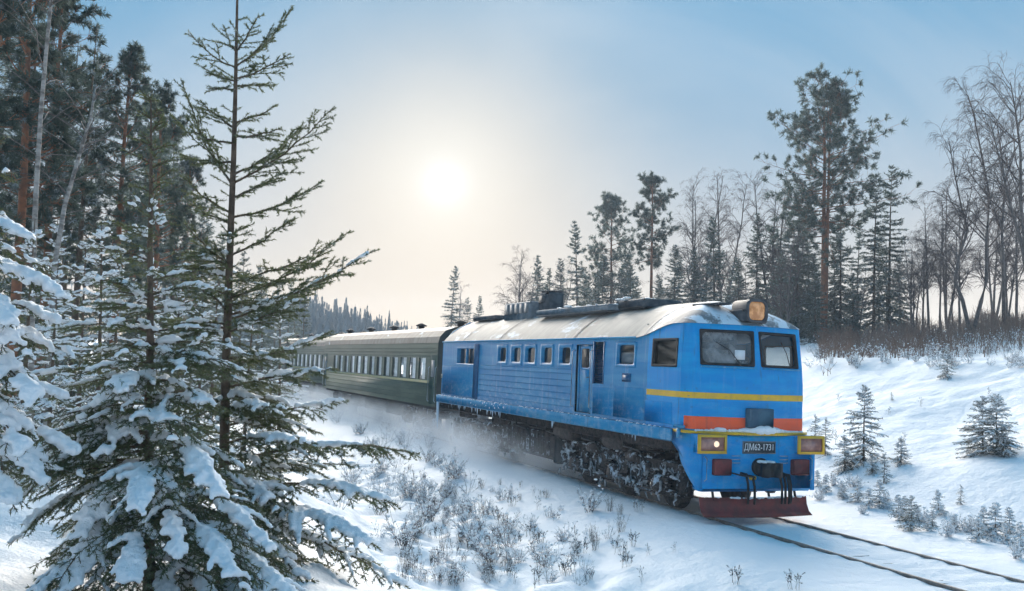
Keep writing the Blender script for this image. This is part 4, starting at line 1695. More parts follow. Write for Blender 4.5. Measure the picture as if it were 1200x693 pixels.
def tall_spruce():
    rng = np.random.default_rng(21)
    d = 8.0
    base = at(260, 660, d)
    base[2] = gz(base[0], base[1]) - .05
    root = empty('spruce_tree', tuple(base))
    tag(root, 'tall slender foreground spruce with bare upper twigs rising out of the frame', 'spruce tree')
    tpx = [(260, 660), (262, 560), (264, 460), (267, 360), (270, 280), (274, 180), (276, 100), (278, 0), (280, -70), (281, -120)]
    trunk = [at(x, y, d) for x, y in tpx]
    trunk[0] = base.copy()
    tr = [.052, .043, .038, .033, .028, .022, .016, .010, .006, .003]
    tw, snow = Twigs(), []

    def trunk_at(y):
        for (xa, ya), (xb, yb) in zip(tpx[:-1], tpx[1:]):
            if yb <= y <= ya:
                f = (ya - y) / (ya - yb)
                return at(xa + (xb - xa) * f, y, d)
        return at(*tpx[-1], d)
    # branches seen against the sky: (height on the trunk, tip, toward (-) or away (+) from the lens, arch)
    seen = [(-60, (300, -90), .1, -.02), (-55, (258, -85), -.1, -.02), (-20, (312, -28), .2, -.03), (-15, (240, -30), -.2, -.03),
            (78, (343, 9), .15, -.06), (80, (221, 37), -.25, -.05), (92, (340, 63), -.2, -.03), (95, (236, 78), .25, -.02), (60, (303, 18), -.35, -.03),
            (101, (322, 99), .35, .0), (104, (246, 104), -.35, .0), (60, (262, 30), .3, -.03),
            (144, (325, 123), .2, -.02), (150, (235, 118), .35, -.02), (215, (392, 125), -.15, -.07), (217, (212, 93), .1, -.10),
            (160, (330, 150), -.4, -.02), (205, (352, 150), .4, -.05), (168, (222, 152), -.3, -.03), (190, (212, 182), .2, -.03),
            (255, (379, 212), .25, -.05), (250, (216, 205), -.35, -.04), (232, (335, 200), .5, -.02), (262, (228, 240), .3, -.02),
            (350, (411, 270), .1, -.08), (370, (439, 293), -.15, -.06), (300, (345, 255), .45, -.03), (310, (215, 262), -.3, -.03), (330, (362, 300), -.5, -.03),
            (345, (205, 318), .35, -.02), (375, (385, 322), .5, -.04), (390, (352, 352), -.55, .0), (385, (180, 372), .2, .0), (365, (228, 330), -.5, 0)]
    for y, tip, dd, arch in seen:
        p0, p1 = trunk_at(y), at(tip[0], tip[1], d + dd)
        bough(tw, snow, None, 0, 0, 0, 0, rng, gap=.048, lat=.46, load=(.14 if y > 330 and rng.random() < .4 else 0), path=lift_path(p0, p1, arch, rng), up_twigs=.08, lat_max=.36,
              tert=(y > 60), base_r=.009 if y < 120 else .012)
    # short twigs straight from the trunk
    for k in range(46):
        y = rng.uniform(-40, 380)
        az = rng.uniform(0, 2 * PI)
        L = rng.uniform(.10, .26)
        p = trunk_at(y)
        q = p + L * np.array([math.cos(az) * .85, math.sin(az) * .85, .45])
        tw.path(np.array([p, (p + q) / 2, q]), .003, .002)
    # fuller, snowier lower half
    for y, tip, dd, arch, load in [(430, (390, 388), .2, -.02, .25), (440, (165, 420), .3, 0, .2), (420, (345, 410), -.5, 0, .3), (455, (395, 432), -.2, .02, .35),
                                   (470, (200, 470), -.4, .02, .4), (480, (330, 478), -.7, .02, .5), (500, (408, 470), .3, .03, .35), (520, (360, 520), -.8, .05, .6),
                                   (545, (492, 532), -.25, .12, .42), (560, (200, 560), .4, .04, .5), (555, (420, 545), .5, .03, .5), (580, (466, 592), -.5, .13, .62),
                                   (575, (330, 600), -.9, .10, .7), (600, (440, 640), -.8, .14, .8), (610, (210, 640), -.5, .1, .7), (610, (392, 650), -.2, .12, .7),
                                   (620, (480, 690), -.4, .15, .6), (625, (360, 690), -.9, .16, .8), (630, (300, 720), -.9, .15, .8), (640, (445, 720), -.6, .14, .6),
                                   (470, (300, 440), .8, .02, .3), (520, (250, 500), .9, .02, .3), (560, (330, 560), .9, .03, .4), (600, (300, 610), 1.0, .05, .5)]:
        p0, p1 = trunk_at(y), at(tip[0], tip[1], d + dd)
        bough(tw, snow, None, 0, 0, 0, 0, rng, gap=.055, lat=.46, load=load, path=lift_path(p0, p1, arch, rng), lat_max=.42)
    for k in range(34):
        y = rng.uniform(290, 600)
        t = (y - 250) / 350
        bough(tw, snow, trunk_at(y), rng.uniform(0, 2 * PI), (.35 + .55 * t) * rng.uniform(.7, 1.2), .35 - .5 * t + rng.normal(0, .1), -.1 - .4 * t, rng, gap=.055, lat=.5,
              load=.38 * max(0, t) * rng.uniform(.3, 1.3), lat_max=.34)
    finish_tree(root, base, trunk, tr, tw, snow, rng, M_BARK, M_NEEDLE, 380, .026, .0065, .015)
    return root


def snowy_spruce():
    rng = np.random.default_rng(33)
    d = 7.0
    base = at(175, 690, d)
    base[2] = gz(base[0], base[1]) - .05
    root = empty('spruce_tree', tuple(base))
    tag(root, 'bushy spruce with thick snow pillows on its lower boughs beside the tall slender one', 'spruce tree')
    tpx = [(175, 690), (175, 600), (175, 500), (176, 400), (176, 300), (177, 200), (177, 140), (177, 108)]
    trunk = [at(x, y, d) for x, y in tpx]
    trunk[0] = base.copy()
    tr = [.045, .038, .032, .026, .02, .012, .007, .003]
    tw, snow = Twigs(), []

    def trunk_at(y):
        return at(176 + (400 - y) * .005, y, d)
    y = 118.0
    while y < 660:
        t = (y - 108) / 560
        nb = 4 if t < .40 else 6
        for k in range(nb):
            az = rng.uniform(0, 2 * PI)
            L = (.10 + 1.15 * t ** .85) * rng.uniform(.7, 1.15) * (.62 + .38 * min(1, max(0, (t - .3) / .3)))
            if math.sin(az) > .6:
                L *= .8
            load = 0 if t < .22 else max(0, min(.75, (t - .2) * .9)) * rng.uniform(.25, 1.2)
            e0 = .75 - 1.0 * t + rng.normal(0, .1)
            e1 = .35 - 1.0 * t - .45 * load + rng.normal(0, .12)
            bough(tw, snow, trunk_at(y + rng.uniform(-6, 6)), az, L, e0, e1, rng, gap=.06 if t > .25 else .09, lat=.45, load=load, lat_max=.42, up_twigs=.1 if t < .3 else 0)
        y += rng.uniform(17, 27) * (1.0 if t < .4 else .9)
    # the big laden paws in front
    for y, tip, dd, arch, load in [(455, (88, 500), -.5, .10, 1.0), (500, (110, 545), -.7, .12, .9), (520, (262, 590), -.9, .16, 1.1), (560, (85, 640), -.8, .16, 1.1),
                                   (570, (210, 660), -1.1, .18, 1.1), (580, (325, 650), -.8, .16, .9), (600, (150, 690), -1.2, .2, 1.1), (610, (290, 700), -1.2, .2, 1.0),
                                   (540, (10, 640), -.3, .12, .35), (480, (20, 590), -.1, .10, .30), (620, (360, 720), -.9, .18, .9), (620, (60, 720), -1.0, .2, 1.0),
                                   (470, (262, 480), -.5, .06, .55), (430, (245, 392), -.3, -.02, .45), (400, (90, 420), .1, .0, .4), (560, (160, 600), -1.2, .15, 1.0),
                                   (490, (205, 520), -.9, .1, .8), (440, (130, 470), -.7, .06, .7), (520, (60, 560), .3, .08, .5)]:
        p0, p1 = trunk_at(y), at(tip[0], tip[1], d + dd)
        bough(tw, snow, None, 0, 0, 0, 0, rng, gap=.045, lat=.5, load=load * .72, path=lift_path(p0, p1, arch, rng), lat_max=.40)
    finish_tree(root, base, trunk, tr, tw, snow, rng, M_BARK, M_NEEDLE, 250, .026, .0064, .016)


def edge_spruce():
    rng = np.random.default_rng(44)
    d = 6.0
    base = at(-75, 690, d)
    base[2] = gz(base[0], base[1]) - .05
    root = empty('spruce_tree', tuple(base))
    tag(root, 'heavily snow laden spruce reaching in from the frame edge', 'spruce tree')
    trunk = [base, at(-74, 400, d), at(-72, 150, d), at(-70, 20, d)]
    tw, snow = Twigs(), []
    for y, tip, dd, arch, load in [(190, (20, 205), -.1, .0, .25), (250, (40, 282), -.2, .04, .6), (215, (10, 262), .3, .03, .4), (300, (78, 352), -.1, .08, .85), (280, (60, 318), .3, .05, .4),
                                   (350, (72, 380), .2, .06, .7), (360, (35, 420), -.4, .1, 1.0), (380, (95, 418), .3, .06, .6), (400, (45, 470), -.4, .12, 1.1), (430, (78, 470), .1, .1, .9),
                                   (450, (30, 530), -.5, .12, 1.1), (470, (92, 535), .1, .1, .9), (500, (60, 575), -.2, .12, .9), (520, (20, 600), -.4, .14, .9), (335, (15, 385), -.5, .08, 1.0),
                                   (240, (-20, 300), -.6, .05, .8), (420, (-10, 500), -.6, .1, 1.0), (540, (105, 560), .3, .05, .35), (180, (10, 160), .2, -.03, .1), (140, (-10, 110), .1, -.05, 0)]:
        p0, p1 = at(-73, y, d), at(tip[0], tip[1], d + dd)
        bough(tw, snow, None, 0, 0, 0, 0, rng, gap=.055, lat=.46, load=load, path=lift_path(p0, p1, arch, rng), lat_max=.36)
    for k in range(16):
        y = rng.uniform(120, 600)
        t = (y - 60) / 560
        bough(tw, snow, at(-73, y, d), rng.uniform(1.2, 5.0), .25 + .8 * t, .2 - .5 * t, -.3 * t, rng, gap=.08, load=.3 * t, lat_max=.35)
    finish_tree(root, base, trunk, [.05, .035, .015, .004], tw, snow, rng, M_BARK, M_NEEDLE, 250, .026, .0064, .016)


tall_spruce()
snowy_spruce()
edge_spruce()


# ------------------------------------------------------------------ generic conifers (built once per kind, then copied)
def make_conifer(name, h, rmax, seed, lod, nmat, snow_load=.0, start=.06, droop=.35, gappy=.0, bark=M_BARK, col=False):
    """spruce of height h with its base at the origin. lod: (branch gap, twig gap, needle density, needle length, needle width)"""
    rng = np.random.default_rng(seed)
    root = empty(name)
    bgap, tgap, dens, nl, nw = lod
    tw, snow = Twigs(), []
    bend = rng.normal(0, .02, 2)

    def tp(z):
        return np.array([bend[0] * z * (z / h), bend[1] * z * (z / h), z])
    z = h * start
    while z < h * .985:
        t = z / h
        prof = (1 - t) ** (.75 if not col else .55) * rmax * (1.0 if t > .15 else .75 + t * 1.7)
        for k in range(rng.integers(4, 8)):
            if rng.random() < gappy:
                continue
            L = (prof + .12 * rmax * .4) * rng.uniform(.55, 1.2)
            az = rng.uniform(0, 2 * PI)
            e0 = -.15 - droop * (1 - t) + .75 * t ** 2
            e1 = e0 + .15 + rng.normal(0, .12)
            bough(tw, snow if snow_load else None, tp(z + rng.uniform(-.3, .3) * bgap), az, L, e0, e1, rng, gap=tgap, lat=.42, load=snow_load * rng.uniform(.0, 1.4), tert=False, lat_max=L * .45,
                  base_r=.004 * h * (1 - t) * .35 + .004)
        z += bgap * rng.uniform(.7, 1.2)
    MB().tube([tp(q) for q in np.linspace(-.3, h, 8)], np.linspace(.011 * h + .01, .005, 8), 7).build('trunk', bark, root, True)
    a, b = tw.leafy()
    nm = MB()
    wm = MB()
    tw.wood(wm, nw * .12)
    needles(nm, a, b, dens, nl, nw, rng, .85)
    nm.build('crown', nmat, root)
    wm.build('branches', bark, root)
    if snow_load and snow:
        mb = MB()
        blobs(mb, np.array([c for c, r in snow]), np.array([r for c, r in snow]), .6, True)
        mb.build('snow_load', M_CAP, root, True)
    return root


def make_pine(name, h, crown_from, spread, seed, tufts, nl, nw, per, nmat=M_NEEDLE_P, lean=0.0, forks=1, open_=.5):
    """Scots pine: tall bare orange trunk, uneven crown of needle tufts at the ends of forked limbs"""
    rng = np.random.default_rng(seed)
    root = empty(name)
    wood, tuft_p, tuft_d = Twigs(), [], []
    tops = []
    for fk in range(forks):
        ang = rng.uniform(0, 2 * PI)
        z = np.linspace(0, h * (1 - .07 * fk), 10)
        off = np.clip((z / h - .12), 0, 1) * (.035 * h * fk)
        wv = rng.normal(0, .004 * h, (10, 2)).cumsum(0) * .4
        P = np.stack([lean * z + off * math.cos(ang) + wv[:, 0], off * math.sin(ang) + wv[:, 1], z], -1)
        P[0, :2] = 0
        tops.append(P)
        MB().tube(P, np.linspace(.0125 * h * (1 if fk == 0 else .8), .0025 * h, 10), 8).build('trunk', M_BARKP, root, True)
    for P in tops:
        hh = P[-1, 2]
        n = int(tufts / len(tops))
        nl_ = max(10, int(n / 7))
        for k in range(nl_):
            t = crown_from + (1 - crown_from) * (k + rng.uniform(0, 1)) / nl_
            z = t * hh
            i = min(8, int(z / hh * 9))
            f = z / hh * 9 - i
            p = P[i] * (1 - f) + P[i + 1] * f
            tc = (t - crown_from) / (1 - crown_from)
            L = spread * (.35 + .65 * math.sin(PI * min(1, .18 + tc * .80))) * rng.uniform(.45, 1.15) * (1 if tc < .9 else .6)
            az = rng.uniform(0, 2 * PI)
            e = -.1 + .9 * tc + rng.normal(0, .18)
            Q = [p]
            for s in range(5):
                Q.append(Q[-1] + L / 5 * np.array([math.cos(e) * math.cos(az), math.cos(e) * math.sin(az), math.sin(e)]))
                e += rng.normal(.06, .12)
                az += rng.normal(0, .18)
            wood.path(np.array(Q), .0032 * h * (1 - .6 * tc), .004, False)
            for m in range(7):
                u = rng.uniform(.35, 1.0)
                i2 = min(4, int(u * 5))
                q = Q[i2] * (1 - (u * 5 - i2)) + Q[i2 + 1] * (u * 5 - i2)
                d = unit(unit(Q[-1] - Q[0]) * .7 + rng.normal(0, .75, 3) + np.array([0, 0, .35]))
                ln = rng.uniform(.12, .34) * spread * .6
                wood.path(np.array([q, q + d * ln]), .010, .005, False)
                tuft_p.append(q + d * ln)
                tuft_d.append(d)
    C, D = np.array(tuft_p), np.array(tuft_d)
    nm = MB()
    # each tuft: a few short shoots with long needles
    sh = np.repeat(np.arange(len(C)), 4)
    dv = D[sh] + rng.normal(0, .65, (len(sh), 3))
    dv /= np.linalg.norm(dv, axis=1, keepdims=True)
    a = C[sh] - dv * nl * .3
    needles(nm, a, a + dv * nl * 1.5, per / (nl * 1.5) / 4, nl, nw, rng, 1.0)
    nm.build('crown', nmat, root)
    wm = MB()
    wood.wood(wm, .008)
    wm.build('branches', M_BARKP, root)
    return root


def make_bare_tree(name, h, seed, stems, spread, levels=4, bark=M_GREYBARK, twm=M_TWIG, weep=.25, twig_r=.008, stem_paths=None, kids=6):
    """leafless birch or aspen: one or several stems, limbs and a haze of fine drooping twigs"""
    rng = np.random.default_rng(seed)
    root = empty(name)
    tw = Twigs()

    def grow(p, d, L, r, lev):
        n = 5
        Q = [p]
        for s in range(n):
            Q.append(Q[-1] + d * L / n)
            d = unit(d + rng.normal(0, .10, 3) + np.array([0, 0, .05 if lev < 3 else -weep * (.5 + s / n)]))
        Q = np.array(Q)
        tw.path(Q, r, max(twig_r * .5, r * .45), False)
        if lev >= levels:
            return
        for k in range(kids if lev < levels - 1 else kids + 4):
            u = rng.uniform(.25, 1.0)
            i = min(n - 1, int(u * n))
            q = Q[i] * (1 - (u * n - i)) + Q[i + 1] * (u * n - i)
            T = unit(Q[i + 1] - Q[i])
            S = unit(np.cross(T, rng.normal(size=3)))
            grow(q, unit(T * .80 + S * .62), L * rng.uniform(.38, .62), max(twig_r * .6, r * .45), lev + 1)
    for k in range(stems):
        if stem_paths:
            P = np.array(stem_paths[k], float)
        else:
            az = rng.uniform(0, 2 * PI)
            ln = (0 if stems == 1 else rng.uniform(.08, .2))
            hk = h * rng.uniform(.8, 1.0)
            z = np.linspace(0, hk, 9)
            P = np.stack([ln * z * math.cos(az), ln * z * math.sin(az), z], -1)
            P[:, :2] += rng.normal(0, .008 * h, (9, 2)).cumsum(0) * .5
            P[0, :2] = 0
        r0 = .0095 * h
        rr = np.linspace(r0, r0 * .18, len(P))
        MB().tube(P, rr, 7).build('trunk', bark, root, True)
        seg = np.linalg.norm(np.diff(P, axis=0), axis=1)
        tot = seg.sum()
        for m in range(int(16 + h * .7)):
            u = rng.uniform(.28, .99)
            i = min(len(P) - 2, int(u * (len(P) - 1)))
            f = u * (len(P) - 1) - i
            p = P[i] * (1 - f) + P[i + 1] * f
            az = rng.uniform(0, 2 * PI)
            e = rng.uniform(.55, 1.15)
            d = np.array([math.cos(e) * math.cos(az), math.cos(e) * math.sin(az), math.sin(e)])
            grow(p, d, spread * (1.05 - .65 * u) * rng.uniform(.6, 1.1), rr[i] * .5, 2)
    wm = MB()
    tw.wood(wm, twig_r * .5)
    wm.build('crown', twm, root)
    return root


def put(proto, used, loc, scale=1.0, rot=0.0, label=None, cat=None, group=None, sink=.05, tilt=(0, 0)):
    """first call moves the prototype itself, later calls place copies of the thing and its parts"""
    if proto.name in used:
        o = copy_tree(proto)
    else:
        o = proto
        used.add(proto.name)
    o.location = (loc[0], loc[1], loc[2] - sink)
    o.scale = (scale,) * 3
    o.rotation_euler = (tilt[0], tilt[1], rot)
    return tag(o, label, cat, group)


USED = set()


def spot(px, depth):
    """ground point below the pixel column px at the given depth"""
    x0 = (px - 600.0) / FPX * depth
    p = CAM + ray(px, 420) * depth
    return np.array([p[0], p[1], gz(p[0], p[1])])


def fit_h(px, top_y, depth):
    """ground point at a depth and the height of a tree there whose tip shows at top_y"""
    g = spot(px, depth)
    return g, at(px, top_y, depth)[2] - g[2]


rv = random.Random(8)
# ---- dense forest behind the foreground spruces
F_LOD = (.42, .24, 40, .18, .042)
forest = [make_conifer('forest_spruce', 12, 2.0, 101, F_LOD, M_NEEDLE_F, .0), make_conifer('forest_spruce', 12, 1.7, 102, F_LOD, M_NEEDLE_F, .0, gappy=.25),
          make_conifer('forest_spruce', 12, 2.3, 103, F_LOD, M_NEEDLE_F, .0)]
fpine = [make_pine('forest_pine', 13, .35, 2.0, 111, 420, .18, .030, 80), make_pine('forest_pine', 13, .40, 2.0, 112, 380, .18, .030, 80)]
# (column, depth, tip row, kind)
wood_spots = [(-60, 17, -160, 'p0'), (15, 19, -90, 'p1'), (48, 22, -30, 'p0'), (85, 21, 20, 's1'), (-20, 24, -60, 's0'), (132, 24, 58, 'p0'), (176, 27, 108, 'p1'), (200, 33, 150, 's1'), (20, 33, -40, 's0'), (212, 40, 190, 'p0'), (160, 38, 120, 's2'),
              (125, 42, 95, 's0'), (40, 46, 40, 's0'), (-10, 42, 20, 's2'), (232, 46, 240, 's1'), (250, 52, 262, 's0'), (190, 50, 170, 's0'),
              (150, 55, 150, 's1'), (280, 58, 290, 's2'), (308, 64, 305, 's0'), (262, 66, 275, 's1'), (335, 72, 325, 's2'), (225, 62, 235, 's2'), (300, 80, 315, 's1'),
              (355, 84, 335, 's0'), (-40, 30, -20, 's1'), (180, 44, 150, 'p1'), (70, 26, 30, 's1'), (320, 90, 322, 's0'), (240, 76, 250, 's0'), (345, 95, 338, 's1')]
for px, dep, ty, kd in wood_spots:
    g, hh = fit_h(px, ty, dep)
    if kd[0] == 's':
        put(forest[int(kd[1])], USED, g, hh / 12, rv.uniform(0, 6), 'dark snow dusted spruce in the dense wood behind the foreground trees', 'spruce tree', 'spruces of the dense wood')
    else:
        lab = {(132, 24): 'dark pine whose tufted top stands clear against the sky above the wood', (176, 27): 'lower dark pine top against the sky just beside the tall slender spruce',
               (15, 19): 'tall reddish stemmed pine in the wood next to the straight pale birch'}.get((px, dep), 'dark pine with tufted crown in the dense wood behind the foreground trees')
        put(fpine[int(kd[1])], USED, g, hh / 13, rv.uniform(0, 6), lab, 'pine tree', 'pines of the dense wood')
# understorey of young snowy spruces
U_LOD = (.20, .10, 40, .055, .009)
under = [make_conifer('young_spruce', 3.2, .95, 121, U_LOD, M_NEEDLE, .5), make_conifer('young_spruce', 3.2, .8, 122, U_LOD, M_NEEDLE, .4)]
for k, (px, dep, ty) in enumerate([(62, 11, 300), (118, 12.5, 255), (30, 13, 250), (212, 13, 330), (95, 16, 270), (150, 10, 420), (235, 16, 330), (320, 15, 415), (180, 18, 300),
                                   (290, 20, 345), (10, 9.5, 400), (330, 26, 352), (250, 24, 310), (55, 19, 255), (135, 21, 285)]):
    g, hh = fit_h(px, ty, dep)
    put(under[k % 2], USED, g, hh / 3.2, rv.uniform(0, 6), 'young snow dusted spruce in the understorey behind the foreground boughs', 'spruce tree', 'young spruces of the understorey')


def slender_birch(px_pts, d0, d1, label, seed):
    P = np.array([at(x, y, d0 + (d1 - d0) * k / (len(px_pts) - 1)) for k, (x, y) in enumerate(px_pts)])
    P[0, 2] = gz(P[0, 0], P[0, 1]) - .1
    rng = np.random.default_rng(seed)
    root = empty('birch_tree', tuple(P[0]))
    tag(root, label, 'birch tree')
    MB().tube(P - P[0], np.linspace(.048, .016, len(P)), 8).build('trunk', M_BIRCH, root, True)
    tw = Twigs()
    for k in range(26):
        u = rng.uniform(.35, 1)
        i = min(len(P) - 2, int(u * (len(P) - 1)))
        p = P[i] + (P[i + 1] - P[i]) * (u * (len(P) - 1) - i) - P[0]
        az = rng.uniform(0, 6.28)
        Q = [p]
        e = rng.uniform(.2, .9)
        for s in range(4):
            Q.append(Q[-1] + rng.uniform(.15, .4) * np.array([math.cos(e) * math.cos(az), math.cos(e) * math.sin(az), math.sin(e)]))
            e -= .12
            az += rng.normal(0, .2)
        tw.path(np.array(Q), .010, .003)
    mb = MB()
    tw.wood(mb)
    mb.build('branches', M_GREYBARK, root)


slender_birch([(34, 560), (38, 330), (42, 230), (48, 130), (55, 50), (62, -20), (70, -90)], 14, 14, 'slender pale birch trunk rising straight out of the dense wood', 61)
slender_birch([(58, 420), (64, 310), (76, 240), (92, 185), (106, 140), (112, 100)], 15, 15.5, 'thin crooked pale birch leaning inside the dense wood', 62)

# ---- far forest ridge left of the train: reads as one mass
rng = np.random.default_rng(71)
fm = MB()
for k in range(800):
    px = rng.uniform(180, 500)
    dep = rng.uniform(190, 330)
    top = 347 + max(0, px - 372) * .33 + rng.normal(0, 5) + (dep - 190) * .02
    g, hh = fit_h(px, top, dep)
    hh = max(3.0, min(hh, 22)) * rng.uniform(.75, 1.06)
    tiers = 9
    w0 = hh * rng.uniform(.14, .22)
    for q in range(tiers):
        t = q / tiers
        n = 7
        a = rng.uniform(0, 6.28, n)
        rr_ = w0 * (1 - t) ** .85 * rng.uniform(.6, 1.25, n)
        z0 = hh * (.06 + .90 * t)
        tip = g[None] + np.stack([rr_ * np.cos(a), rr_ * np.sin(a), np.full(n, z0 - .05 * hh)], -1)
        l = g[None] + np.stack([.35 * rr_ * np.cos(a + .9), .35 * rr_ * np.sin(a + .9), np.full(n, z0 + .09 * hh)], -1)
        r_ = g[None] + np.stack([.35 * rr_ * np.cos(a - .9), .35 * rr_ * np.sin(a - .9), np.full(n, z0 + .09 * hh)], -1)
        fm.add(np.stack([tip, l, r_], 1).reshape(-1, 3), np.arange(3 * n).reshape(-1, 3))
    fm.add(g[None] + np.array([[-.12, 0, 0], [.12, 0, 0], [0, 0, hh * 1.02]]), [[0, 1, 2]])
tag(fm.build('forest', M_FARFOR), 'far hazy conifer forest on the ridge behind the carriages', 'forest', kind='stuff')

# ---- trees beyond the train and on the bank
T_LOD = (.30, .22, 44, .19, .050)
tc = [make_conifer('spruce_tree', 12, 2.2, 201, T_LOD, M_NEEDLE_F, .0, gappy=.1), make_conifer('spruce_tree', 12, 1.7, 202, T_LOD, M_NEEDLE_F, .0, gappy=.25, col=True),
      make_conifer('spruce_tree', 12, 2.9, 203, T_LOD, M_NEEDLE_F, .0)]
tpn = [make_pine('pine_tree', 14, .50, 2.2, 211, 340, .24, .040, 80), make_pine('pine_tree', 14, .42, 2.6, 212, 400, .24, .040, 80)]
tb = [make_bare_tree('bare_tree', 12, 221, 1, 3.2, 4, kids=5), make_bare_tree('bare_tree', 12, 222, 3, 3.0, 4, kids=4)]
SP = 'spruce tree'
row = [(tc[1], 12, 527, 310, 120, 'narrow lone spruce standing far behind the carriage end', SP), (tc[1], 12, 548, 348, 125, 'small far spruce beside the narrow lone one', SP),
       (tc[0], 12, 558, 346, 118, 'small pointed far spruce before the rear roof box', SP),
       (tb[0], 12, 536, 318, 122, 'thin leafless tree touching the narrow lone spruce', 'bare tree'),
       (tb[0], 12, 592, 330, 112, 'faint leafless sapling behind the roof of the locomotive', 'bare tree'),
       (tb[1], 12, 612, 300, 100, 'leafless many stemmed tree behind the roof fan housing', 'bare tree'), (tc[0], 12, 628, 298, 98, 'frosted pine like spruce behind the tall roof box', SP),
       (tc[1], 12, 676, 256, 86, 'pointed slim spruce above the middle of the locomotive roof', SP), (tc[2], 12, 705, 298, 84, 'broad low spruce under the windswept pine', SP),
       (tpn[1], 14, 716, 232, 88, 'windswept pine with layered crown above the locomotive roof', 'pine tree'), (tc[2], 12, 732, 296, 82, 'squat dark spruce right of the windswept pine', SP),
       (tpn[0], 14, 762, 209, 80, 'pine with bare straight trunk and compact crown above the locomotive', 'pine tree'),
       (tc[2], 12, 790, 285, 76, 'dense dark spruce at the foot of the tall leafless tree', SP), (tb[1], 12, 816, 196, 78, 'tall fan shaped leafless tree behind the cab roof', 'bare tree'),
       (tb[1], 12, 845, 205, 80, 'leafless tree merging with the fan shaped one', 'bare tree'), (tc[0], 12, 837, 252, 72, 'slim dark spruce before the fan shaped leafless tree', SP),
       (tc[2], 12, 812, 290, 74, 'bushy spruce behind the headlight end of the roof', SP), (tc[0], 12, 886, 246, 66, 'pointed dark spruce left of the tallest pine', SP),
       (tc[2], 12, 862, 300, 68, 'low spruce directly above the headlight', SP),
       (tc[2], 12, 934, 224, 64, 'frosted dark spruce hugging the tallest pine trunk', SP), (tc[0], 12, 985, 232, 64, 'dark spruce right behind the tallest pine trunk', SP),
       (tc[2], 12, 915, 290, 58, 'low snowy spruce above the far windscreen', SP), (tc[2], 12, 955, 310, 56, 'snowy low spruce at the foot of the tallest pine', SP), (tc[2], 12, 1000, 318, 56, 'snowy spruce with spreading skirt at the bank top', SP),
       (tc[1], 12, 1024, 208, 60, 'ragged dark spruce with twin partner right of the tallest pine', SP), (tc[1], 12, 1042, 188, 61, 'tall ragged spruce rising above its twin', SP),
       (tb[0], 12, 1068, 262, 58, 'thin leafless tree between ragged spruce and birches', 'bare tree'), (tb[0], 12, 1088, 214, 56, 'straight leafless tree left of the curved birches', 'bare tree'),
       (tb[0], 12, 1102, 240, 60, 'slight leafless tree behind the curved birches', 'bare tree'), (tb[1], 12, 905, 190, 66, 'leafless tree arching beside the tallest pine crown', 'bare tree'),
       (tc[0], 12, 655, 330, 95, 'small far spruce left of the slim pointed one', SP), (tc[0], 12, 690, 320, 90, 'far spruce filling the gap beside the slim pointed one', SP), (tc[2], 12, 770, 320, 78, 'low spruce by the straight pine trunk', SP), (tc[2], 12, 745, 322, 86, 'low far spruce between the two middle pines', SP)]
for proto, ph, px, ty, dep, lab, cat in row:
    g, hh = fit_h(px, ty, dep)
    put(proto, USED, g, hh / ph, rv.uniform(0, 6), lab, cat, 'trees beyond the train')
for k in range(17):
    px = 640 + k * 21 + rv.uniform(-8, 8)
    ty = 318 - 14 * math.sin(k * 1.9) + rv.uniform(-14, 10) - max(0, px - 820) * .10
    g, hh = fit_h(px, ty, rv.uniform(68, 100) if px < 860 else rv.uniform(58, 70))
    put(tc[k % 3], USED, g, hh / 12, rv.uniform(0, 6), 'low frosted spruce filling the tree belt behind the locomotive', SP, 'low spruces of the tree belt')
for k in range(14):
    px = 600 + k * 44 + rv.uniform(-15, 15)
    ty = 285 + 25 * math.sin(k * 2.3) + rv.uniform(-20, 15) - (20 if px > 1040 else 0)
    g, hh = fit_h(px, ty, rv.uniform(70, 95) if px < 860 else rv.uniform(52, 66))
    put(tb[k % 2], USED, g, hh / 12, rv.uniform(0, 6), 'thin leafless tree filling the tree belt along the bank top', 'bare tree', 'thin bare trees of the tree belt')
for k, (px, ty, dep) in enumerate([(905, 262, 72), (948, 250, 70), (1004, 258, 68), (920, 300, 66), (978, 282, 66), (1030, 268, 66), (1055, 300, 64)]):
    g, hh = fit_h(px, ty, dep)
    put(tc[(k + 2) % 3], USED, g, hh / 12, rv.uniform(0, 6), 'frosted spruce in the group around the tallest pine', SP, 'spruces around the tallest pine')
for k, (px, ty, dep) in enumerate([(1082, 240, 58), (1110, 200, 62), (1125, 225, 55), (1165, 205, 64), (1192, 180, 58)]):
    g, hh = fit_h(px, ty, dep)
    put(tb[k % 2], USED, g, hh / 12, rv.uniform(0, 6), 'fine twigged leafless tree among the birches at the frame edge', 'bare tree', 'fine twigged trees among the birches')
# the tall three-stemmed pine
g, hh = fit_h(966, 96, 60)
big = make_pine('pine_tree', hh, .44, 4.5, 231, 760, .25, .042, 75, forks=3)
put(big, USED, g, 1.0, 2.2, 'tallest pine with orange stems and broad tufted crown on the bank', 'pine tree')


# birches at the frame edge: two stems bent like a lyre, and a taller straight one
def birch_from_pixels(paths, dep, label, seed, spread):
    base = spot(paths[0][0][0], dep)
    sp = []
    for path in paths:
        pts = [at(x, y, dep + .6 * math.sin(k * 1.7 + seed)) - base for k, (x, y) in enumerate(path)]
        pts[0][2] = -.1
        sp.append(pts)
    hmax = max(p[-1][2] for p in sp)
    o = make_bare_tree('birch_tree', hmax, seed, len(sp), spread, 4, M_GREYBARK, M_TWIG, .42, .007, sp, kids=5)
    o.location = tuple(base)
    tag(o, label, 'birch tree')


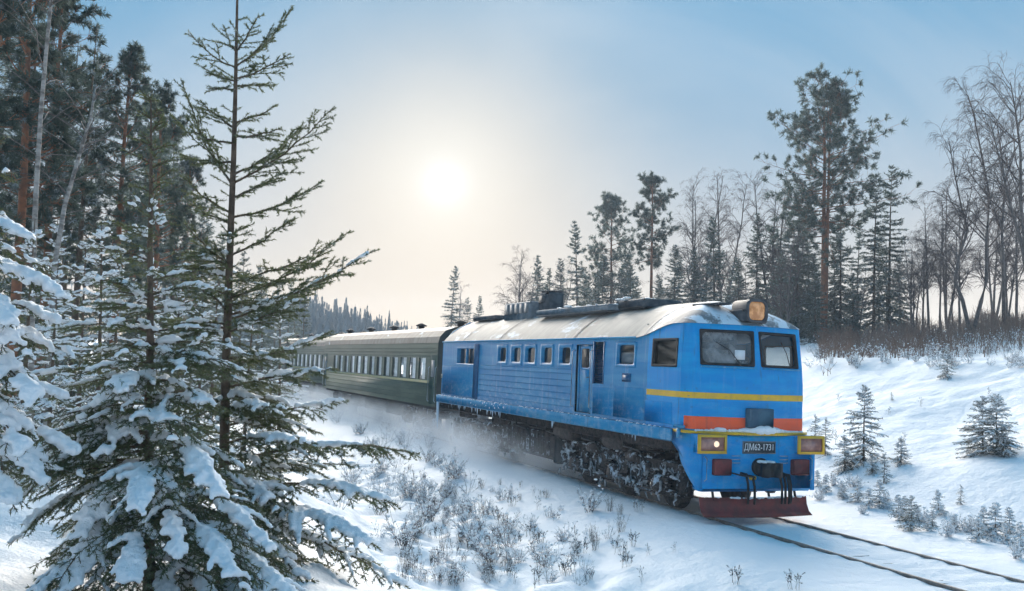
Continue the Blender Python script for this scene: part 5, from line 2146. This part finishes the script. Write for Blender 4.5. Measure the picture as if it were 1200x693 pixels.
birch_from_pixels([[(1138, 372), (1128, 352), (1119, 330), (1124, 300), (1134, 270), (1126, 240), (1118, 200), (1112, 165)],
                   [(1138, 372), (1150, 352), (1156, 330), (1156, 280), (1160, 230), (1150, 180), (1140, 130), (1134, 112)]], 50, 'twin stemmed birch with lyre shaped curved trunks', 301, 3.4)
birch_from_pixels([[(1212, 380), (1203, 300), (1196, 240), (1196, 180), (1190, 130), (1184, 96)], [(1214, 380), (1198, 290), (1184, 240), (1172, 190), (1160, 140)]], 47,
                  'tall drooping birch cut by the frame edge', 302, 4.2)
birch_from_pixels([[(1176, 372), (1176, 320), (1174, 270), (1178, 215), (1172, 170), (1168, 140)]], 54, 'slim birch standing between the lyre birch and the edge birch', 303, 3.2)

# ---- brown scrub along the bank top
rng = np.random.default_rng(81)
bt = Twigs()
for k in range(3200):
    px = rng.uniform(960, 1260)
    dep = 36 + 22 * rng.random() ** .6
    g = spot(px, dep)
    hh = rng.uniform(.25, 1.25) * (.5 + .5 * min(1, (dep - 36) / 8)) * (.75 + .35 * math.sin(px * .045) * math.sin(px * .11)) * (1.3 if rng.random() < .12 else 1)
    az, ln = rng.uniform(0, 6.28), rng.uniform(0, .35)
    d = np.array([ln * math.cos(az), ln * math.sin(az), 1.0])
    bt.path(np.array([g, g + d * hh * .5, g + d * hh + rng.normal(0, .06, 3)]), .014, .006)
    for q in range(2):
        p = g + d * hh * rng.uniform(.35, .8)
        bt.path(np.array([p, p + rng.normal(0, .2, 3) + np.array([0, 0, .22])]), .010, .005)
mb = MB()
bt.wood(mb)
tag(mb.build('scrub_undergrowth', M_BRUSH), 'reddish brown leafless scrub along the top of the bank', 'scrub', kind='stuff')


# ---- shrubs, weeds and saplings
def make_shrub(name, h, seed, n, mat, snow=.3, thick=.006):
    rng = np.random.default_rng(seed)
    root = empty(name)
    tw, sn_ = Twigs(), []
    for k in range(n):
        az, e = rng.uniform(0, 6.28), rng.uniform(.7, 1.45)
        d = np.array([math.cos(e) * math.cos(az), math.cos(e) * math.sin(az), math.sin(e)])
        L = h * rng.uniform(.5, 1.0)
        Q = [np.array([rng.normal(0, .06), rng.normal(0, .06), -.05])]
        for s in range(4):
            Q.append(Q[-1] + d * L / 4)
            d = unit(d + rng.normal(0, .14, 3))
        tw.path(np.array(Q), thick, thick * .45, False)
        for m in range(7):
            u = rng.uniform(.25, 1)
            i = min(3, int(u * 4))
            p = Q[i] + (Q[i + 1] - Q[i]) * (u * 4 - i)
            dd = unit(d + rng.normal(0, .6, 3))
            l = L * rng.uniform(.12, .32)
            tw.path(np.array([p, p + dd * l]), thick * .5, thick * .35, False)
            if rng.random() < snow:
                sn_.append((p + dd * l * .7 + np.array([0, 0, .015]), rng.uniform(.018, .05)))
    wm = MB()
    tw.wood(wm)
    wm.build('stems', mat, root)
    if sn_:
        mb = MB()
        blobs(mb, np.array([c for c, r in sn_]), np.array([r for c, r in sn_]), .7, True)
        mb.build('snow_load', M_CAP, root, True)
    return root


def make_weed(name, h, seed, n, heads=True):
    rng = np.random.default_rng(seed)
    root = empty(name)
    tw, hd_, sn_ = Twigs(), MB(), []
    for k in range(n):
        az, ln = rng.uniform(0, 6.28), rng.uniform(.02, .35)
        d = unit(np.array([ln * math.cos(az), ln * math.sin(az), 1.0]))
        L = h * rng.uniform(.45, 1.0)
        b0 = np.array([rng.normal(0, .07), rng.normal(0, .07), -.05])
        top = b0 + d * L + np.array([0, 0, -.02])
        mid_ = b0 + d * L * .55 + rng.normal(0, .02, 3)
        tw.path(np.array([b0, mid_, top]), .0045, .0022, False)
        m = rng.integers(2, 6)
        for q in range(m):
            u = rng.uniform(.5, 1)
            p = b0 + d * L * u
            e = unit(d * .7 + rng.normal(0, .5, 3))
            l = rng.uniform(.05, .16)
            tw.path(np.array([p, p + e * l]), .003, .002, False)
            if heads:
                c = p + e * l
                needles(hd_, np.array([c - e * .04]), np.array([c + e * .04]), rng.uniform(350, 600), .038, .0065, rng, .8)
                if rng.random() < .45:
                    sn_.append((c + np.array([0, 0, .025]), rng.uniform(.02, .045)))
    wm = MB()
    tw.wood(wm)
    wm.build('stems', M_WEED, root)
    if hd_.n:
        hd_.build('seed_heads', M_WEEDH, root)
    if sn_:
        mb = MB()
        blobs(mb, np.array([c for c, r in sn_]), np.array([r for c, r in sn_]), .6, True)
        mb.build('snow_load', M_CAP, root, True)
    return root


weeds = [make_weed('dry_weed', .75, 401 + k, 4 + 2 * k) for k in range(3)] + [make_weed('dry_weed', .8, 404, 22, False)]
shrubs = [make_shrub('leafless_shrub', .9, 411, 14, M_FTWIG, .5), make_shrub('leafless_shrub', .9, 412, 20, M_TWIG, .6), make_shrub('leafless_shrub', .9, 413, 10, M_FTWIG, .35)]
frng = np.random.default_rng(91)
# thick tangle in the ditch next to the spruce
for k in range(74):
    px, py = frng.uniform(395, 570), frng.uniform(488, 615)
    if px > 470 + (py - 488) * .9:
        continue
    g, d = on_ground(px, py, start=9)
    if d < 10:
        continue
    put(shrubs[k % 3], USED, g, frng.uniform(.4, .85), frng.uniform(0, 6), 'frosted leafless shrub in the tangle beside the carriage track', 'shrub', 'frosted shrubs in the ditch', .03)
for k in range(210):
    px, py = frng.uniform(470, 800), frng.uniform(545, 690)
    if py < 548 + (px - 520) * .24 or (px > 700 and frng.random() < .55):
        continue
    g, d = on_ground(px, py, start=8)
    put(weeds[k % 4], USED, g, frng.uniform(.25, .60), frng.uniform(0, 6), 'dry dark headed weed poking from the snow before the locomotive', 'weed', 'dry weeds on the near snow', .02)
for k in range(85):
    px, py = frng.uniform(440, 740), frng.uniform(560, 690)
    if py < 556 + (px - 500) * .25:
        continue
    g, d = on_ground(px, py, start=8)
    put(shrubs[k % 3], USED, g, frng.uniform(.22, .48), frng.uniform(0, 6), 'low snow laden shrublet on the near snow before the locomotive', 'shrub', 'low shrublets on the near snow', .04)
for px, py, s in ((555, 640, 1.2), (575, 660, 1.1), (500, 610, 1.1), (530, 560, 1.2), (690, 600, 1.0), (595, 640, .9), (640, 665, .8), (470, 640, 1.1)):
    g, d = on_ground(px, py, start=8)
    put(shrubs[1], USED, g, s * .8, frng.uniform(0, 6), 'tall dry brushy weed clump on the near snow', 'shrub', 'brushy clumps on the near snow', .03)
for px, py, lab in ((862, 686, 'lone low weed tuft near the rails'), (930, 692, 'weed tuft cut by the bottom edge beside the rails'), (748, 600, 'single dark tipped weed stalk by the front bogie'), (742, 640, 'bent dark weed stalk below the front bogie')):
    g, d = on_ground(px, py, start=8)
    put(weeds[2], USED, g, .55, frng.uniform(0, 6), lab, 'weed', 'dry weeds on the near snow', .02)

# saplings on the far bank
B_LOD = (.10, .075, 70, .06, .011)
sap = [make_conifer('spruce_sapling', 2.0, .78, 501, B_LOD, M_NEEDLE_B, .42, start=.05), make_conifer('spruce_sapling', 2.0, 1.05, 502, B_LOD, M_NEEDLE_B, .5, start=.03),
       make_conifer('spruce_sapling', 2.0, .62, 503, B_LOD, M_NEEDLE_B, .30, start=.05, gappy=.2)]
SG = 'spruce saplings on the far bank'
for k, px, by, ty, lab in [(0, 1012, 542, 452, 'tallest pointed spruce sapling right of the locomotive nose'), (1, 990, 552, 510, 'bushy sapling at the foot of the tallest pointed one'),
                           (2, 955, 530, 484, 'frosted sapling just behind the far buffer lamp'), (2, 967, 535, 488, 'pale twin sapling close behind the far buffer lamp'),
                           (1, 1056, 545, 512, 'small rounded sapling alone right of the tallest one'), (0, 1110, 442, 404, 'dark sapling on the crest of the bank'),
                           (2, 1036, 566, 528, 'pale frosted sapling midway down the bank'), (1, 1022, 556, 532, 'low sapling tucked beside the tallest pointed one'),
                           (1, 1152, 532, 464, 'large dark sapling with double top on the open slope'), (1, 1168, 534, 462, 'second top of the large double sapling on the open slope'), (1, 1176, 536, 498, 'low drooping sapling at the foot of the double topped one'),
                           (1, 1068, 622, 580, 'greenest low sapling in the row along the track'), (2, 1045, 470, 458, 'tiny dark tuft sapling on the upper slope'),
                           (2, 1126, 592, 566, 'thin pale sapling above the trackside row')]:
    g, d = on_ground(px, by, start=14)
    hh = (by - ty) / FPX * d
    put(sap[k], USED, g, hh / 2.0, frng.uniform(0, 6), lab, 'spruce sapling', SG, .04)
bank_shrub = [make_conifer('snowy_sapling', 1.2, .55, 511, (.09, .07, 60, .05, .010), M_NEEDLE_B, .75, start=.02), make_shrub('frosted_shrub', .8, 512, 22, M_FTWIG, .8)]
for k in range(34):
    px = 955 + 250 * (k + frng.uniform(-.4, .4)) / 34
    by = 578 + (px - 955) * .255 + frng.normal(0, 7) - (8 if px < 1000 else 0)
    g, d = on_ground(px, by, start=14)
    p = bank_shrub[0 if frng.random() < .55 else 1]
    lab = 'snow smothered sapling in the trackside row at the bank foot' if p is bank_shrub[0] else 'snow smothered frosted shrub in the trackside row at the bank foot'
    put(p, USED, g, frng.uniform(.28, .58), frng.uniform(0, 6), lab, 'sapling' if p is bank_shrub[0] else 'shrub', 'snowy row at the bank foot', .05)
# dry stalks on the upper bank
for k in range(70):
    px, py = frng.uniform(948, 1200), frng.uniform(398, 432)
    g, d = on_ground(px, py, start=20)
    if d > 60:
        continue
    put(shrubs[(k + 1) % 3], USED, g, frng.uniform(.4, .85), frng.uniform(0, 6), 'thin snowy shrub on the upper bank below the brown scrub', 'shrub', 'thin shrubs on the upper bank', .05)
for k in range(8):
    px, py = frng.uniform(960, 1190), frng.uniform(440, 520)
    g, d = on_ground(px, py, start=18)
    put(weeds[0], USED, g, frng.uniform(.35, .6), frng.uniform(0, 6), 'bare weed stalk on the open snowy slope', 'weed', 'weeds on the open slope', .02)

# prototypes that found no place
for pr in weeds + shrubs + sap + bank_shrub + under + forest + fpine + tc + tpn + tb:
    if pr.name not in USED:
        for ch in list(pr.children):
            bpy.data.objects.remove(ch)
        bpy.data.objects.remove(pr)


# ------------------------------------------------------------------ blown snow behind the wheels, and the hazy air
def spray_mat():
    m = bpy.data.materials.new('blown_snow')
    m.use_nodes = True
    t = m.node_tree
    t.nodes.clear()
    out = t.nodes.new('ShaderNodeOutputMaterial')
    pv = t.nodes.new('ShaderNodeVolumePrincipled')
    pv.inputs['Color'].default_value = (.95, .97, 1.0, 1)
    pv.inputs['Anisotropy'].default_value = 0.2
    tc_ = t.nodes.new('ShaderNodeTexCoord')
    sp_ = t.nodes.new('ShaderNodeSeparateXYZ')
    t.links.new(tc_.outputs['Object'], sp_.inputs[0])
    no = t.nodes.new('ShaderNodeTexNoise')
    no.inputs['Scale'].default_value = .75
    no.inputs['Detail'].default_value = 3
    t.links.new(tc_.outputs['Object'], no.inputs['Vector'])

    def mr(sock, a, b):
        q = t.nodes.new('ShaderNodeMapRange')
        q.interpolation_type = 'SMOOTHSTEP'
        q.inputs['From Min'].default_value = a
        q.inputs['From Max'].default_value = b
        t.links.new(sock, q.inputs['Value'])
        return q.outputs['Result']

    def mul(a, b):
        q = t.nodes.new('ShaderNodeMath')
        q.operation = 'MULTIPLY'
        for i, v in enumerate((a, b)):
            if isinstance(v, float):
                q.inputs[i].default_value = v
            else:
                t.links.new(v, q.inputs[i])
        return q.outputs[0]
    d = mul(mr(sp_.outputs['Z'], 1.35, .1), mr(sp_.outputs['Y'], -3.3, -1.6))
    d = mul(d, mr(sp_.outputs['X'], -4.5, -15.0))
    d = mul(d, mr(sp_.outputs['X'], -60.0, -46.0))
    d = mul(d, mr(no.outputs['Fac'], .34, .68))
    t.links.new(mul(d, 1.3), pv.inputs['Density'])
    t.links.new(pv.outputs[0], out.inputs['Volume'])
    return m


sp = MB().box(-58, -4.3, -3.3, 1.0, -.3, 1.4).build('snow_spray', spray_mat())
sp.location = tuple(TO)
sp.rotation_euler = (0, 0, HD - PI / 2)
tag(sp, 'powder snow whirled up along the wheels of the train', 'blown snow', kind='stuff')

hm = bpy.data.materials.new('haze_air')
hm.use_nodes = True
hm.node_tree.nodes.clear()
ho = hm.node_tree.nodes.new('ShaderNodeOutputMaterial')
hv_ = hm.node_tree.nodes.new('ShaderNodeVolumePrincipled')
hv_.inputs['Color'].default_value = (.80, .90, 1.0, 1)
hv_.inputs['Density'].default_value = .0008
hv_.inputs['Anisotropy'].default_value = 0.0
hm.node_tree.links.new(hv_.outputs[0], ho.inputs['Volume'])
hz = MB().box(-440, 440, -70, 440, -5, 27).build('haze', hm)
tag(hz, 'pale winter haze over the whole cutting', 'haze', kind='stuff')
